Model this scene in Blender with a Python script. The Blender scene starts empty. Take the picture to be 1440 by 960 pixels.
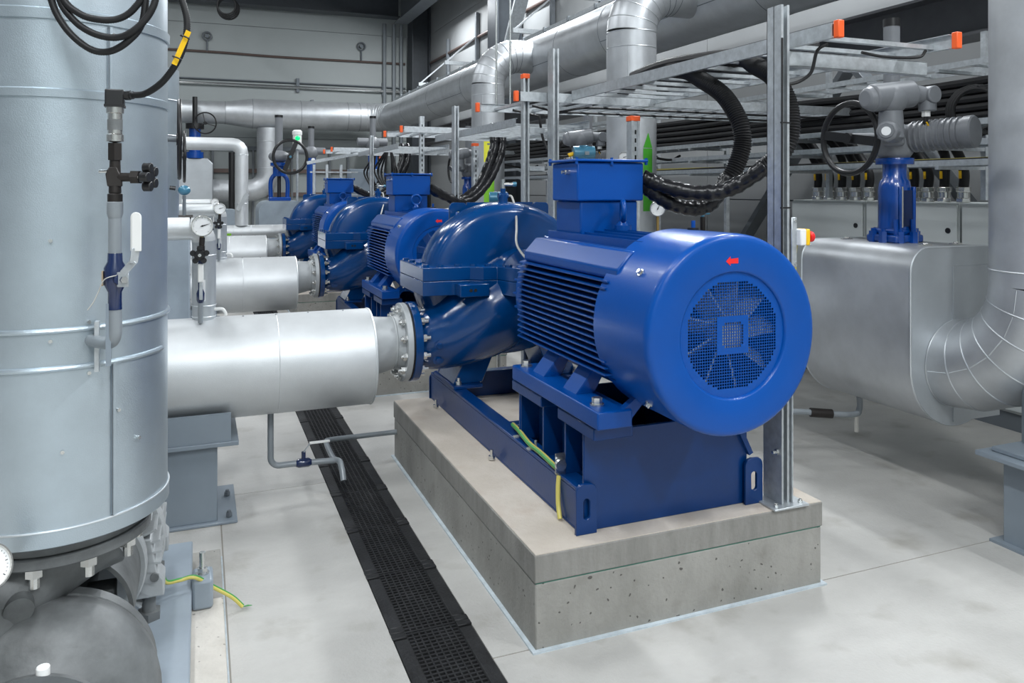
import bpy, math, random
from mathutils import Vector, Matrix
random.seed(7)
PI = math.pi
SC = bpy.context.scene
COL = SC.collection

# ------------------------------------------------------------------ camera, world, lamps, exposure
cd = bpy.data.cameras.new('camera')
cam = bpy.data.objects.new('camera', cd)
COL.objects.link(cam)
cd.sensor_width = 36.0
cd.lens = 36.0 * 1100 / 1440
cd.shift_y = -215 / 1440
cd.clip_start = 0.05
cam.location = (0, 0, 1.6)
cam.rotation_euler = (PI / 2, 0, -math.atan(438 / 1100))
SC.camera = cam

w = bpy.data.worlds.new('world')
SC.world = w
w.use_nodes = True
w.node_tree.nodes['Background'].inputs[0].default_value = (0.75, 0.85, 1.0, 1)
w.node_tree.nodes['Background'].inputs[1].default_value = 0.3

SC.view_settings.view_transform = 'Standard'
SC.view_settings.look = 'None'
SC.view_settings.gamma = 1.0
SC.view_settings.use_curve_mapping = False
SC.view_settings.exposure = -0.10

def lamp(x, y, z, sx, sy, power, col=(0.93, 0.97, 1.0), rx=0, ry=0):
    l = bpy.data.lights.new('hall_lamp', 'AREA')
    l.shape = 'RECTANGLE'; l.size = sx; l.size_y = sy
    l.energy = power; l.color = col
    o = bpy.data.objects.new('hall_lamp', l)
    o.location = (x, y, z); o.rotation_euler = (rx, ry, 0)
    COL.objects.link(o)
for ly in (-2.2, 1.6, 5.4, 9.2, 13.0, 16.8):
    lamp(-1.1, ly, 6.6, 0.3, 1.6, 250 if ly < 0 else 105)
    lamp(4.9, ly + 0.3, 5.86, 0.2, 1.4, 185, ry=0.30)
lamp(1.0, -3.0, 6.4, 0.3, 1.6, 200)
lamp(0.4, -4.2, 5.6, 1.6, 0.3, 150)
lamp(-4.2, 3.0, 6.6, 0.35, 1.6, 90)
lamp(-4.2, 10.0, 6.6, 0.35, 1.6, 90)

# ------------------------------------------------------------------ materials
MATS = {}
def mat(name, col, rough=0.5, metal=0.0, spec=0.5, var=0.0, vscale=8.0, bump=0.0, bscale=120.0, coat=0.0, emit=0.0, stretch=(1, 1, 1), rvar=0.0, alpha=1.0):
    m = bpy.data.materials.new(name); m.use_nodes = True
    nt = m.node_tree; N = nt.nodes; L = nt.links
    b = N['Principled BSDF']
    b.inputs['Base Color'].default_value = (*col, 1)
    b.inputs['Roughness'].default_value = rough
    b.inputs['Metallic'].default_value = metal
    b.inputs['Coat Weight'].default_value = coat
    b.inputs['Specular IOR Level'].default_value = spec
    b.inputs['Coat Roughness'].default_value = 0.12
    if emit:
        b.inputs['Emission Color'].default_value = (*col, 1)
        b.inputs['Emission Strength'].default_value = emit
    if var or bump or rvar:
        tc = N.new('ShaderNodeTexCoord')
        mp = N.new('ShaderNodeMapping'); mp.inputs['Scale'].default_value = stretch
        L.new(tc.outputs['Object'], mp.inputs['Vector'])
    if var or rvar:
        n = N.new('ShaderNodeTexNoise'); n.inputs['Scale'].default_value = vscale
        n.inputs['Detail'].default_value = 6; n.inputs['Roughness'].default_value = 0.62
        L.new(mp.outputs[0], n.inputs['Vector'])
    if var:
        r = N.new('ShaderNodeValToRGB')
        r.color_ramp.elements[0].position = 0.3; r.color_ramp.elements[1].position = 0.7
        lo = [max(0, c * (1 - var)) for c in col]; hi = [min(1, c * (1 + var)) for c in col]
        r.color_ramp.elements[0].color = (*lo, 1); r.color_ramp.elements[1].color = (*hi, 1)
        L.new(n.outputs['Fac'], r.inputs[0]); L.new(r.outputs[0], b.inputs['Base Color'])
    if rvar:
        q = N.new('ShaderNodeMapRange')
        q.inputs['To Min'].default_value = max(0.03, rough - rvar); q.inputs['To Max'].default_value = rough + rvar
        L.new(n.outputs['Fac'], q.inputs['Value']); L.new(q.outputs[0], b.inputs['Roughness'])
    if bump:
        n2 = N.new('ShaderNodeTexNoise'); n2.inputs['Scale'].default_value = bscale
        n2.inputs['Detail'].default_value = 4
        L.new(mp.outputs[0], n2.inputs['Vector'])
        bp = N.new('ShaderNodeBump'); bp.inputs['Strength'].default_value = bump
        bp.inputs['Distance'].default_value = 0.01
        L.new(n2.outputs['Fac'], bp.inputs['Height']); L.new(bp.outputs[0], b.inputs['Normal'])
    MATS[name] = m
    return m

def concrete(name, c0, c1, pore=0.0, stain=None, stain_amt=0.0, rough=0.8, streak=(1, 1, 1), vs=1.6):
    m = bpy.data.materials.new(name); m.use_nodes = True
    nt = m.node_tree; N = nt.nodes; L = nt.links; b = N['Principled BSDF']
    b.inputs['Roughness'].default_value = rough
    tc = N.new('ShaderNodeTexCoord'); mp = N.new('ShaderNodeMapping')
    mp.inputs['Scale'].default_value = streak
    L.new(tc.outputs['Object'], mp.inputs['Vector'])
    n1 = N.new('ShaderNodeTexNoise'); n1.inputs['Scale'].default_value = vs; n1.inputs['Detail'].default_value = 9
    n1.inputs['Roughness'].default_value = 0.66; n1.inputs['Distortion'].default_value = 0.15
    L.new(mp.outputs[0], n1.inputs['Vector'])
    r = N.new('ShaderNodeValToRGB'); r.color_ramp.elements[0].position = 0.33; r.color_ramp.elements[1].position = 0.66
    r.color_ramp.elements[0].color = (*c0, 1); r.color_ramp.elements[1].color = (*c1, 1)
    L.new(n1.outputs['Fac'], r.inputs[0])
    out = r.outputs[0]
    if stain:
        n2 = N.new('ShaderNodeTexNoise'); n2.inputs['Scale'].default_value = vs * 2.3; n2.inputs['Detail'].default_value = 7
        L.new(tc.outputs['Object'], n2.inputs['Vector'])
        r2 = N.new('ShaderNodeValToRGB'); r2.color_ramp.elements[0].position = 0.56; r2.color_ramp.elements[1].position = 0.76
        r2.color_ramp.elements[0].color = (0, 0, 0, 1); r2.color_ramp.elements[1].color = (stain_amt,) * 3 + (1,)
        L.new(n2.outputs['Fac'], r2.inputs[0])
        mx = N.new('ShaderNodeMix'); mx.data_type = 'RGBA'
        L.new(r2.outputs[0], mx.inputs[0]); L.new(out, mx.inputs[6]); mx.inputs[7].default_value = (*stain, 1)
        out = mx.outputs[2]
    if pore:
        v = N.new('ShaderNodeTexVoronoi'); v.inputs['Scale'].default_value = 34
        n3 = N.new('ShaderNodeTexNoise'); n3.inputs['Scale'].default_value = 14
        L.new(tc.outputs['Object'], n3.inputs['Vector'])
        mvx = N.new('ShaderNodeMix'); mvx.data_type = 'RGBA'; mvx.inputs[0].default_value = 0.06
        L.new(tc.outputs['Object'], mvx.inputs[6]); L.new(n3.outputs['Color'], mvx.inputs[7])
        L.new(mvx.outputs[2], v.inputs['Vector'])
        # only some cells carry a pore
        th = N.new('ShaderNodeMath'); th.operation = 'LESS_THAN'; th.inputs[1].default_value = 0.15
        L.new(v.outputs['Distance'], th.inputs[0])
        sp = N.new('ShaderNodeSeparateColor'); L.new(v.outputs['Color'], sp.inputs[0])
        g = N.new('ShaderNodeMath'); g.operation = 'GREATER_THAN'; g.inputs[1].default_value = 0.45
        L.new(sp.outputs[0], g.inputs[0])
        mm = N.new('ShaderNodeMath'); mm.operation = 'MULTIPLY'
        L.new(th.outputs[0], mm.inputs[0]); L.new(g.outputs[0], mm.inputs[1])
        m2 = N.new('ShaderNodeMath'); m2.operation = 'MULTIPLY'; m2.inputs[1].default_value = pore
        L.new(mm.outputs[0], m2.inputs[0])
        mx2 = N.new('ShaderNodeMix'); mx2.data_type = 'RGBA'
        L.new(m2.outputs[0], mx2.inputs[0]); L.new(out, mx2.inputs[6]); mx2.inputs[7].default_value = (0.06, 0.055, 0.05, 1)
        out = mx2.outputs[2]
    L.new(out, b.inputs['Base Color'])
    n4 = N.new('ShaderNodeTexNoise'); n4.inputs['Scale'].default_value = 70; n4.inputs['Detail'].default_value = 5
    L.new(tc.outputs['Object'], n4.inputs['Vector'])
    bp = N.new('ShaderNodeBump'); bp.inputs['Strength'].default_value = 0.25; bp.inputs['Distance'].default_value = 0.01
    L.new(n4.outputs['Fac'], bp.inputs['Height']); L.new(bp.outputs[0], b.inputs['Normal'])
    MATS[name] = m
    return m

concrete('floor_concrete', (0.425, 0.415, 0.395), (0.51, 0.50, 0.475), stain=(0.27, 0.25, 0.215), stain_amt=0.65, rough=0.6, streak=(1, 1.6, 1), vs=1.7)
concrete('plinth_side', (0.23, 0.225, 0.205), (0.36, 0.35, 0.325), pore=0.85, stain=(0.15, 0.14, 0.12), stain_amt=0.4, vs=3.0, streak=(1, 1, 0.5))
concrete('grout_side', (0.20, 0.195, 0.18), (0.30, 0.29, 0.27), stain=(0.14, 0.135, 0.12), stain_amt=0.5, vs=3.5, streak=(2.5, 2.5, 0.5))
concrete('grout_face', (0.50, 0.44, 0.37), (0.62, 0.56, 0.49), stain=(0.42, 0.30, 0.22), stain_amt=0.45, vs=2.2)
concrete('strip_concrete', (0.52, 0.49, 0.44), (0.68, 0.64, 0.58), pore=0.5, stain=(0.35, 0.28, 0.2), stain_amt=0.4, vs=3.0)
mat('motor_blue', (0.0, 0.057, 0.275), 0.30, 0, 0.30, var=0.08, vscale=5, bump=0.04, bscale=160, coat=0.08)
mat('cowl_blue', (0.0, 0.068, 0.335), 0.30, 0, 0.30, var=0.06, vscale=4, bump=0.04, bscale=130, coat=0.10)
mat('pump_blue', (0.0, 0.042, 0.165), 0.20, 0, 0.4, var=0.12, vscale=4, bump=0.05, bscale=40, coat=0.3)
mat('frame_blue', (0.0, 0.034, 0.155), 0.32, 0, 0.35, var=0.12, vscale=4, bump=0.04, bscale=60, coat=0.12)
mat('valve_blue', (0.0, 0.055, 0.30), 0.25, 0, var=0.08, coat=0.6)
mat('navy_paint', (0.008, 0.02, 0.075), 0.2, 0, coat=0.6)
mat('cladding', (0.52, 0.54, 0.56), 0.40, 0.58, var=0.10, vscale=5, bump=0.05, bscale=260, rvar=0.07)
mat('cladding_dull', (0.48, 0.51, 0.535), 0.42, 0.5, var=0.08, vscale=4, bump=0.08, bscale=300, rvar=0.05)
mat('tank_cladding', (0.47, 0.54, 0.59), 0.34, 0.72, 0.5, var=0.08, vscale=5, bump=0.10, bscale=320, rvar=0.05)
mat('bright_cladding', (0.66, 0.68, 0.69), 0.44, 0.55, var=0.06, vscale=5, bump=0.06, bscale=260, rvar=0.06)
mat('seam_edge', (0.66, 0.69, 0.71), 0.4, 0.8)
mat('joint_grey', (0.27, 0.25, 0.22), 0.9)
mat('seam_dark', (0.16, 0.18, 0.20), 0.6, 0.4)
mat('galvanised', (0.52, 0.55, 0.57), 0.42, 0.65, var=0.16, vscale=30, rvar=0.08)
mat('bolt_zinc', (0.68, 0.69, 0.68), 0.25, 0.95)
mat('steel_bright', (0.66, 0.65, 0.62), 0.22, 0.95)
mat('grey_paint', (0.21, 0.25, 0.29), 0.42, 0, var=0.06, vscale=3, coat=0.2)
mat('pipe_grey', (0.24, 0.265, 0.285), 0.38, 0.1, var=0.06, coat=0.2)
mat('pale_grey_pipe', (0.42, 0.44, 0.45), 0.42, 0.1, var=0.08, vscale=8, bump=0.05, bscale=60)
mat('base_plate_grey', (0.29, 0.34, 0.39), 0.42, 0, var=0.07, coat=0.2)
mat('cast_grey', (0.14, 0.148, 0.15), 0.5, 0.1, var=0.35, vscale=7, bump=0.2, bscale=30)
mat('actuator_grey', (0.19, 0.20, 0.215), 0.45, 0.05, var=0.06)
mat('cabinet_grey', (0.50, 0.53, 0.53), 0.45, 0)
mat('fin_grey', (0.05, 0.05, 0.052), 0.6)
mat('cast_iron', (0.027, 0.0275, 0.029), 0.55, 0.3, 0.4, var=0.5, vscale=7, bump=0.25, bscale=90)
mat('rusty_iron', (0.040, 0.034, 0.030), 0.65, 0.3, var=0.6, vscale=9, bump=0.3, bscale=90)
mat('pit_black', (0.006, 0.006, 0.006), 0.9)
mat('black_plastic', (0.012, 0.012, 0.013), 0.35, 0)
mat('rubber', (0.014, 0.014, 0.015), 0.5, 0, 0.35, var=0.15)
mat('wrap_black', (0.014, 0.014, 0.016), 0.25, 0, 0.4, bump=0.3, bscale=22)
mat('fitting_black', (0.028, 0.024, 0.022), 0.45, 0.4, var=0.2, vscale=20)
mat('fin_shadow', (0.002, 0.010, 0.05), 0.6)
mat('white_plastic', (0.82, 0.82, 0.80), 0.4)
mat('dial_white', (0.85, 0.86, 0.86), 0.35)
mat('orange_plastic', (0.90, 0.12, 0.02), 0.4)
mat('yellow_plastic', (0.92, 0.55, 0.01), 0.35)
mat('yellow_print', (0.80, 0.78, 0.05), 0.45)
mat('red_plastic', (0.75, 0.015, 0.015), 0.35)
mat('red_decal', (0.85, 0.02, 0.02), 0.45)
mat('green_decal', (0.05, 0.30, 0.02), 0.4)
mat('bright_green', (0.25, 0.62, 0.04), 0.4)
mat('earth_yellow', (0.60, 0.52, 0.13), 0.45)
mat('earth_green', (0.06, 0.30, 0.07), 0.45)
mat('hose_grey', (0.48, 0.47, 0.44), 0.4, 0.2)
mat('sensor_blue', (0.05, 0.19, 0.29), 0.3, 0.1, coat=0.5)
mat('cardboard', (0.36, 0.28, 0.19), 0.7)
mat('wall_panel', (0.34, 0.37, 0.37), 0.5, 0.0, var=0.04, vscale=1.2)
mat('side_panel', (0.30, 0.31, 0.315), 0.5, 0.0, var=0.06, vscale=1.0)
mat('dark_steel', (0.050, 0.058, 0.068), 0.45, 0.1, var=0.1)
mat('mid_steel', (0.14, 0.155, 0.17), 0.45, 0.1, var=0.1)
mat('beam_grey', (0.12, 0.122, 0.13), 0.5, 0, var=0.08)
mat('roof_dark', (0.10, 0.11, 0.12), 0.7)
mat('sealant', (0.50, 0.56, 0.60), 0.5, 0, var=0.15, vscale=20)
mat('green_edge', (0.04, 0.20, 0.15), 0.6)
mat('copper_pipe', (0.12, 0.085, 0.075), 0.5, 0.3)
mat('lens_green', (0.0, 0.80, 0.16), 0.3, emit=1.6)
mat('brass', (0.50, 0.33, 0.12), 0.3, 0.9)
M = MATS

# ------------------------------------------------------------------ mesh builder
def V(*a): return Vector(a)
ORG = {}
def perp(d):
    d = d.normalized()
    a = V(0, 0, 1) if abs(d.z) < 0.9 else V(1, 0, 0)
    u = d.cross(a).normalized()
    return u, d.cross(u).normalized()
def crom(pts, n=8):
    P = [Vector(p) for p in pts]
    P = [P[0] * 2 - P[1]] + P + [P[-1] * 2 - P[-2]]
    out = []
    for i in range(1, len(P) - 2):
        a, b, c, d = P[i - 1:i + 3]
        for k in range(n):
            t = k / n
            out.append(0.5 * ((2 * b) + (c - a) * t + (2 * a - 5 * b + 4 * c - d) * t * t + (3 * b - a - 3 * c + d) * t ** 3))
    out.append(P[-2].copy())
    return out
def arc(c, u, v, r, a0, a1, n):
    c, u, v = Vector(c), Vector(u), Vector(v)
    return [c + (u * math.cos(a0 + (a1 - a0) * i / n) + v * math.sin(a0 + (a1 - a0) * i / n)) * r for i in range(n + 1)]

class MB:
    def __init__(s): s.v = []; s.f = []
    def add(s, vs, fs):
        o = len(s.v); s.v += [tuple(v) for v in vs]; s.f += [tuple(i + o for i in f) for f in fs]; return s
    def box(s, x0, x1, y0, y1, z0, z1):
        vs = [(x0, y0, z0), (x1, y0, z0), (x1, y1, z0), (x0, y1, z0), (x0, y0, z1), (x1, y0, z1), (x1, y1, z1), (x0, y1, z1)]
        return s.add(vs, [(0, 3, 2, 1), (4, 5, 6, 7), (0, 1, 5, 4), (1, 2, 6, 5), (2, 3, 7, 6), (3, 0, 4, 7)])
    def obox(s, c, a, b, d):
        c, a, b, d = Vector(c), Vector(a), Vector(b), Vector(d)
        if a.cross(b).dot(d) < 0: a = -a
        vs = [c - a - b - d, c + a - b - d, c + a + b - d, c - a + b - d, c - a - b + d, c + a - b + d, c + a + b + d, c - a + b + d]
        return s.add(vs, [(0, 3, 2, 1), (4, 5, 6, 7), (0, 1, 5, 4), (1, 2, 6, 5), (2, 3, 7, 6), (3, 0, 4, 7)])
    def bar(s, p, q, wd, ht, up=(0, 0, 1)):
        p, q = Vector(p), Vector(q); d = q - p; up = Vector(up)
        sd = d.cross(up).normalized() * wd / 2; u = sd.cross(d).normalized() * ht / 2
        return s.obox((p + q) / 2, d / 2, sd, u)
    def cyl(s, p, q, r0, r1=None, n=24, cap=True):
        p, q = Vector(p), Vector(q); r1 = r0 if r1 is None else r1
        u, v = perp(q - p); vs = []
        for c, r in ((p, r0), (q, r1)):
            vs += [c + (u * math.cos(2 * PI * i / n) + v * math.sin(2 * PI * i / n)) * r for i in range(n)]
        fs = [(i, (i + 1) % n, n + (i + 1) % n, n + i) for i in range(n)]
        if cap: fs += [tuple(reversed(range(n))), tuple(range(n, 2 * n))]
        return s.add(vs, fs)
    def tube(s, pts, r, n=12, cap=True):
        P = [Vector(p) for p in pts]; m = len(P)
        R = r if isinstance(r, (list, tuple)) else [r] * m
        T = [((P[min(i + 1, m - 1)] - P[max(i - 1, 0)]).normalized()) for i in range(m)]
        u, v = perp(T[0]); vs = []
        for i in range(m):
            if i:
                u = (u - T[i] * u.dot(T[i]))
                if u.length < 1e-6: u, v = perp(T[i])
                u.normalize(); v = T[i].cross(u)
            vs += [P[i] + (u * math.cos(2 * PI * k / n) + v * math.sin(2 * PI * k / n)) * R[i] for k in range(n)]
        fs = [(i * n + k, i * n + (k + 1) % n, (i + 1) * n + (k + 1) % n, (i + 1) * n + k) for i in range(m - 1) for k in range(n)]
        if cap: fs += [tuple(reversed(range(n))), tuple(range((m - 1) * n, m * n))]
        return s.add(vs, fs)
    def lathe(s, prof, o, ax, n=32, a0=0, a1=None, sx=1.0, ref=None):
        """prof [(r,t)]; open at the ends (caps come from r=0)"""
        o, ax = Vector(o), Vector(ax).normalized()
        if ref is None: u, v = perp(ax)
        else: u = Vector(ref); v = ax.cross(u)
        full = a1 is None; A1 = 2 * PI if full else a1; cnt = n if full else n + 1
        vs = []; fs = []
        for r, t in prof:
            vs += [o + ax * t + (u * (math.cos(a0 + (A1 - a0) * i / n) * sx) + v * math.sin(a0 + (A1 - a0) * i / n)) * r for i in range(cnt)]
        for j in range(len(prof) - 1):
            for i in range(n):
                k = (i + 1) % cnt
                fs.append((j * cnt + i, j * cnt + k, (j + 1) * cnt + k, (j + 1) * cnt + i))
        return s.add(vs, fs)
    def prism(s, poly, o, ex, ey, ez):
        o, ex, ey, ez = Vector(o), Vector(ex), Vector(ey), Vector(ez); n = len(poly)
        vs = [o + ex * a + ey * b for a, b in poly] + [o + ex * a + ey * b + ez for a, b in poly]
        return s.add(vs, [tuple(reversed(range(n))), tuple(range(n, 2 * n))] + [(i, (i + 1) % n, n + (i + 1) % n, n + i) for i in range(n)])
    def torus(s, c, ax, R, r, n=32, m=8, a0=0, a1=2 * PI, ref=None):
        c, ax = Vector(c), Vector(ax).normalized()
        if ref is None: u, v = perp(ax)
        else: u = Vector(ref); v = ax.cross(u)
        if abs(a1 - a0 - 2 * PI) < 1e-6:
            vs = []; fs = []
            for i in range(n):
                a = 2 * PI * i / n; d = u * math.cos(a) + v * math.sin(a)
                for k in range(m):
                    b = 2 * PI * k / m; vs.append(c + d * (R + r * math.cos(b)) + ax * (r * math.sin(b)))
            fs = [(i * m + k, ((i + 1) % n) * m + k, ((i + 1) % n) * m + (k + 1) % m, i * m + (k + 1) % m) for i in range(n) for k in range(m)]
            return s.add(vs, fs)
        return s.tube([c + (u * math.cos(a0 + (a1 - a0) * i / n) + v * math.sin(a0 + (a1 - a0) * i / n)) * R for i in range(n + 1)], r, m)
    def sphere(s, c, r, n=16, m=10, sc=(1, 1, 1)):
        c = Vector(c); prof = [(r * math.sin(PI * j / m), -r * math.cos(PI * j / m)) for j in range(m + 1)]
        vs = []; 
        for a, t in prof:
            vs += [c + V(a * math.cos(2 * PI * i / n) * sc[0], a * math.sin(2 * PI * i / n) * sc[1], t * sc[2]) for i in range(n)]
        return s.add(vs, [(j * n + i, j * n + (i + 1) % n, (j + 1) * n + (i + 1) % n, (j + 1) * n + i) for j in range(m) for i in range(n)])
    def bolt(s, p, d, r, h, shank=0.0):
        p, d = Vector(p), Vector(d).normalized()
        s.cyl(p, p + d * h, r, r, 6)
        if shank: s.cyl(p + d * h * 0.9, p + d * (h + shank), r * 0.55, r * 0.55, 8)
        return s
    def build(s, name, m, parent=None, bev=0.0, ang=35, seg=2, smooth=True, origin=None):
        top = parent
        while top is not None and top.parent is not None: top = top.parent
        org = ORG[top] if top is not None else (Vector(origin) if origin is not None else V(0, 0, 0))
        me = bpy.data.meshes.new(name)
        me.from_pydata([(a - org.x, b - org.y, c - org.z) for a, b, c in s.v], [], s.f)
        me.validate()
        me.materials.append(M[m] if isinstance(m, str) else m)
        if smooth:
            me.polygons.foreach_set('use_smooth', [True] * len(me.polygons))
            me.set_sharp_from_angle(angle=math.radians(ang))
        o = bpy.data.objects.new(name, me); COL.objects.link(o)
        if parent is not None: o.parent = parent
        else: o.location = org; ORG[o] = org
        if bev:
            b = o.modifiers.new('bevel', 'BEVEL'); b.width = bev; b.segments = seg; b.limit_method = 'ANGLE'
            b.angle_limit = math.radians(40)
        return o
def Box(*a): return MB().box(*a)
def Cyl(*a, **k): return MB().cyl(*a, **k)
def Tube(*a, **k): return MB().tube(*a, **k)
def Lathe(*a, **k): return MB().lathe(*a, **k)

def tag(o, label, cat, group=None, kind=None):
    o['label'] = label; o['category'] = cat
    if group: o['group'] = group
    if kind: o['kind'] = kind
    return o
def thing(name, loc, label, cat, group=None):
    o = bpy.data.objects.new(name, None); COL.objects.link(o)
    o.empty_display_size = 0.05
    o.location = loc; ORG[o] = Vector(loc)
    return tag(o, label, cat, group)
def struct(o):
    o['kind'] = 'structure'; return o
def kids(o): return [c for c in bpy.data.objects if c.parent == o]
def dup(root, off, label, group=None):
    kidmap = {}
    for c in bpy.data.objects:
        if c.parent is not None: kidmap.setdefault(c.parent, []).append(c)
    def rec(o, par):
        c = o.copy(); COL.objects.link(c)
        if par is not None: c.parent = par
        for k in kidmap.get(o, []): rec(k, c)
        return c
    r = rec(root, None)
    r.location = Vector(root.location) + Vector(off); ORG[r] = Vector(r.location)
    r['label'] = label
    if group: r['group'] = group
    return r
X_, Y_, Z_ = V(1, 0, 0), V(0, 1, 0), V(0, 0, 1)
# ------------------------------------------------------------------ the hall
XL, XR, YF, YB, ZC = -6.0, 5.75, -5.0, 21.0, 7.6
fl = struct(Box(XL, XR, YF, YB, -0.30, -0.10).build('floor', 'floor_concrete', smooth=False))
CX0, CX1 = 0.632, 0.926
for (x0, x1, y0, y1) in ((XL, 0.088, YF, 4.33), (0.094, CX0, YF, 4.33), (XL, CX0, 4.336, 5.80), (XL, CX0, 5.806, YB),
                         (CX1, XR, YF, 2.497), (CX1, XR, 2.503, 9.0), (CX1, XR, 9.006, YB)):
    Box(x0, x1, y0, y1, -0.10, 0.0).build('slab', 'floor_concrete', fl, smooth=False)
for (x0, x1, y0, y1) in ((0.088, 0.094, YF, 4.33), (XL, CX0, 4.33, 4.336), (XL, CX0, 5.80, 5.806), (CX1, XR, 2.497, 2.503), (CX1, XR, 9.0, 9.006)):
    Box(x0, x1, y0, y1, -0.10, -0.002).build('joint_filler', 'joint_grey', fl, smooth=False)
Box(CX0, CX1, YF, YB, -0.10, -0.085).build('channel_bed', 'pit_black', fl, smooth=False)

wb = struct(Box(XL, XR, YB + 0.03, YB + 0.2, 0, ZC).build('wall_back', 'seam_dark', smooth=False))
for k in range(6):
    z0 = 0.06 + 1.42 * k
    Box(XL, XR, YB, YB + 0.03, z0, min(ZC, z0 + 1.408)).build('wall_panel', 'wall_panel', wb, smooth=False)
wr = struct(Box(XR + 0.03, XR + 0.2, YF, YB, 0, ZC).build('wall_right', 'seam_dark', smooth=False))
for k in range(6):
    z0 = 0.06 + 1.42 * k
    for q in range(4):
        Box(XR, XR + 0.03, YF + 6.5 * q, YF + 6.5 * q + 6.49, z0, min(ZC, z0 + 1.408)).build('wall_panel', 'side_panel', wr, smooth=False)
struct(Box(XL - 0.2, XL, YF, YB, 0, ZC).build('wall_left', 'mid_steel', smooth=False))
struct(Box(XL, XR, YF - 0.2, YF, 0, ZC).build('wall_front', 'wall_panel', smooth=False))
ce = struct(Box(XL, XR, YF, YB, ZC, ZC + 0.2).build('ceiling', 'roof_dark', smooth=False))

def hbeam(name, p, q, wd, ht, label, cat, m='dark_steel', up=(0, 0, 1), tf=0.022, tw=0.016, stiff=()):
    p, q = Vector(p), Vector(q); d = (q - p); up = Vector(up).normalized()
    sd = d.cross(up).normalized(); u = sd.cross(d).normalized()
    t = thing(name, p, label, cat)
    c = (p + q) / 2
    for s in (1, -1):
        MB().obox(c + u * s * (ht / 2 - tf / 2), d / 2, sd * wd / 2, u * tf / 2).build('flange', m, t, smooth=False)
    MB().obox(c, d / 2, sd * tw / 2, u * (ht / 2 - tf)).build('web', m, t, smooth=False)
    for f in stiff:
        cc = p + d * f
        for s in (1, -1):
            MB().obox(cc + sd * s * (wd / 4), d.normalized() * 0.008, sd * (wd / 4 - tw / 2), u * (ht / 2 - tf)).build('stiffener', m, t, smooth=False)
    return t
hbeam('steel_column', (5.46, 14.1, 0), (5.46, 14.1, ZC), 0.55, 0.5, 'dark steel column against the right wall behind the overhead pipe', 'column', 'dark_steel', up=(1, 0, 0))
hbeam('steel_column', (5.48, 20.55, 0), (5.48, 20.55, ZC), 0.5, 0.5, 'dark steel column standing in the far corner of the hall', 'column', 'dark_steel', up=(1, 0, 0))
hbeam('roof_beam', (XL, 20.5, 6.62), (4.9, 20.5, 6.62), 0.4, 0.98, 'dark steel roof beam running along the top of the back wall', 'beam', 'dark_steel')
hbeam('crane_runway_beam', (4.9, 20.2, 6.26), (4.9, 8.0, 6.26), 0.36, 0.66, 'grey crane runway beam high along the right wall', 'beam', 'mid_steel')
hbeam('floor_beam', (5.28, 19.5, 2.88), (5.28, 2.2, 2.88), 0.30, 0.355, 'long brown-grey steel beam on the right below the overhead pipe', 'beam', 'beam_grey', stiff=(0.93, 0.965, 0.8))

def brace(p, q, lab, m='mid_steel', wd=0.14):
    return tag(MB().bar(p, q, 0.06, wd, up=(1, 0, 0)).build('diagonal_brace', m, origin=p, bev=0.004), lab, 'brace')
brace((5.6, 8.03, 0.0), (5.6, 5.62, 2.70), 'grey diagonal steel brace seen between the bent hoses and the tall post', 'mid_steel')
brace((5.6, 5.50, 2.70), (5.6, 3.01, 0.0), 'grey diagonal steel brace behind the grey valve actuator', 'mid_steel')
brace((5.6, 10.84, 0.0), (5.6, 9.2, 2.70), 'grey diagonal steel brace beyond the nearest terminal box', 'mid_steel', 0.12)
brace((5.3, 13.6, 4.0), (5.3, 11.6, 6.6), 'light grey brace rising from the overhead pipe beside the dark column', 'galvanised', 0.25)

# pipes and cable runs on the walls
def run(name, pts, r, m, lab, cat, grp=None, n=10):
    return tag(Tube(pts, r, n).build(name, m, origin=pts[0]), lab, cat, grp)
t = thing('wall_conduit', (-4, 20.93, 4.22), 'shiny steel conduit clipped along the back wall above the big silver pipe', 'conduit')
Tube([(-4, 20.93, 4.22), (5.2, 20.93, 4.22)], 0.04, 10).build('tube', 'bolt_zinc', t)
Tube([(-4, 20.95, 4.34), (5.2, 20.95, 4.34)], 0.018, 8).build('thin_tube', 'seam_dark', t)
for x in (-1.2, 2.35, 4.6):
    Box(x - 0.04, x + 0.04, 20.93, 21.0, 4.10, 4.46).build('clip', 'seam_dark', t, smooth=False)
run('wall_cable', crom([(-4, 20.96, 5.0), (0, 20.96, 5.02), (2, 20.96, 4.99), (5.2, 20.96, 5.0)]), 0.03, 'copper_pipe', 'brown cable run fixed across the middle of the back wall', 'cable')
for x, lb in ((0.15, 'round wall fitting on a short stem under the hanging cable coil'), (4.0, 'round wall fitting on a short stem near the far column')):
    t = thing('wall_fitting', (x, 20.94, 5.03), lb, 'fitting')
    Tube([(x, 20.95, 5.03), (x, 20.95, 5.30)], 0.02, 8).build('stem', 'seam_dark', t)
    MB().torus((x, 20.94, 5.40), Y_, 0.10, 0.022, 20, 8).build('ring', 'mid_steel', t)
    Cyl((x, 20.96, 5.4), (x, 20.90, 5.4), 0.05, n=12).build('hub', 'seam_dark', t)
for k, x in enumerate((4.62, 4.88, 5.08)):
    run('vertical_conduit', [(x, 20.92, 0.2), (x, 20.92, 6.05)], 0.05, 'pipe_grey', ['left one', 'middle one', 'right one'][k] + ' of three grey conduits rising in the far corner', 'conduit', 'conduits in the far corner')
run('wall_cable', [(5.71, 20.2, 4.95), (5.71, 14.5, 4.95)], 0.035, 'copper_pipe', 'brown cable run along the right wall towards the far corner', 'cable')
run('wall_cable', [(5.71, 13.7, 4.95), (5.71, 8.0, 4.95)], 0.035, 'copper_pipe', 'brown cable run along the right wall before the dark column', 'cable')
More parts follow.
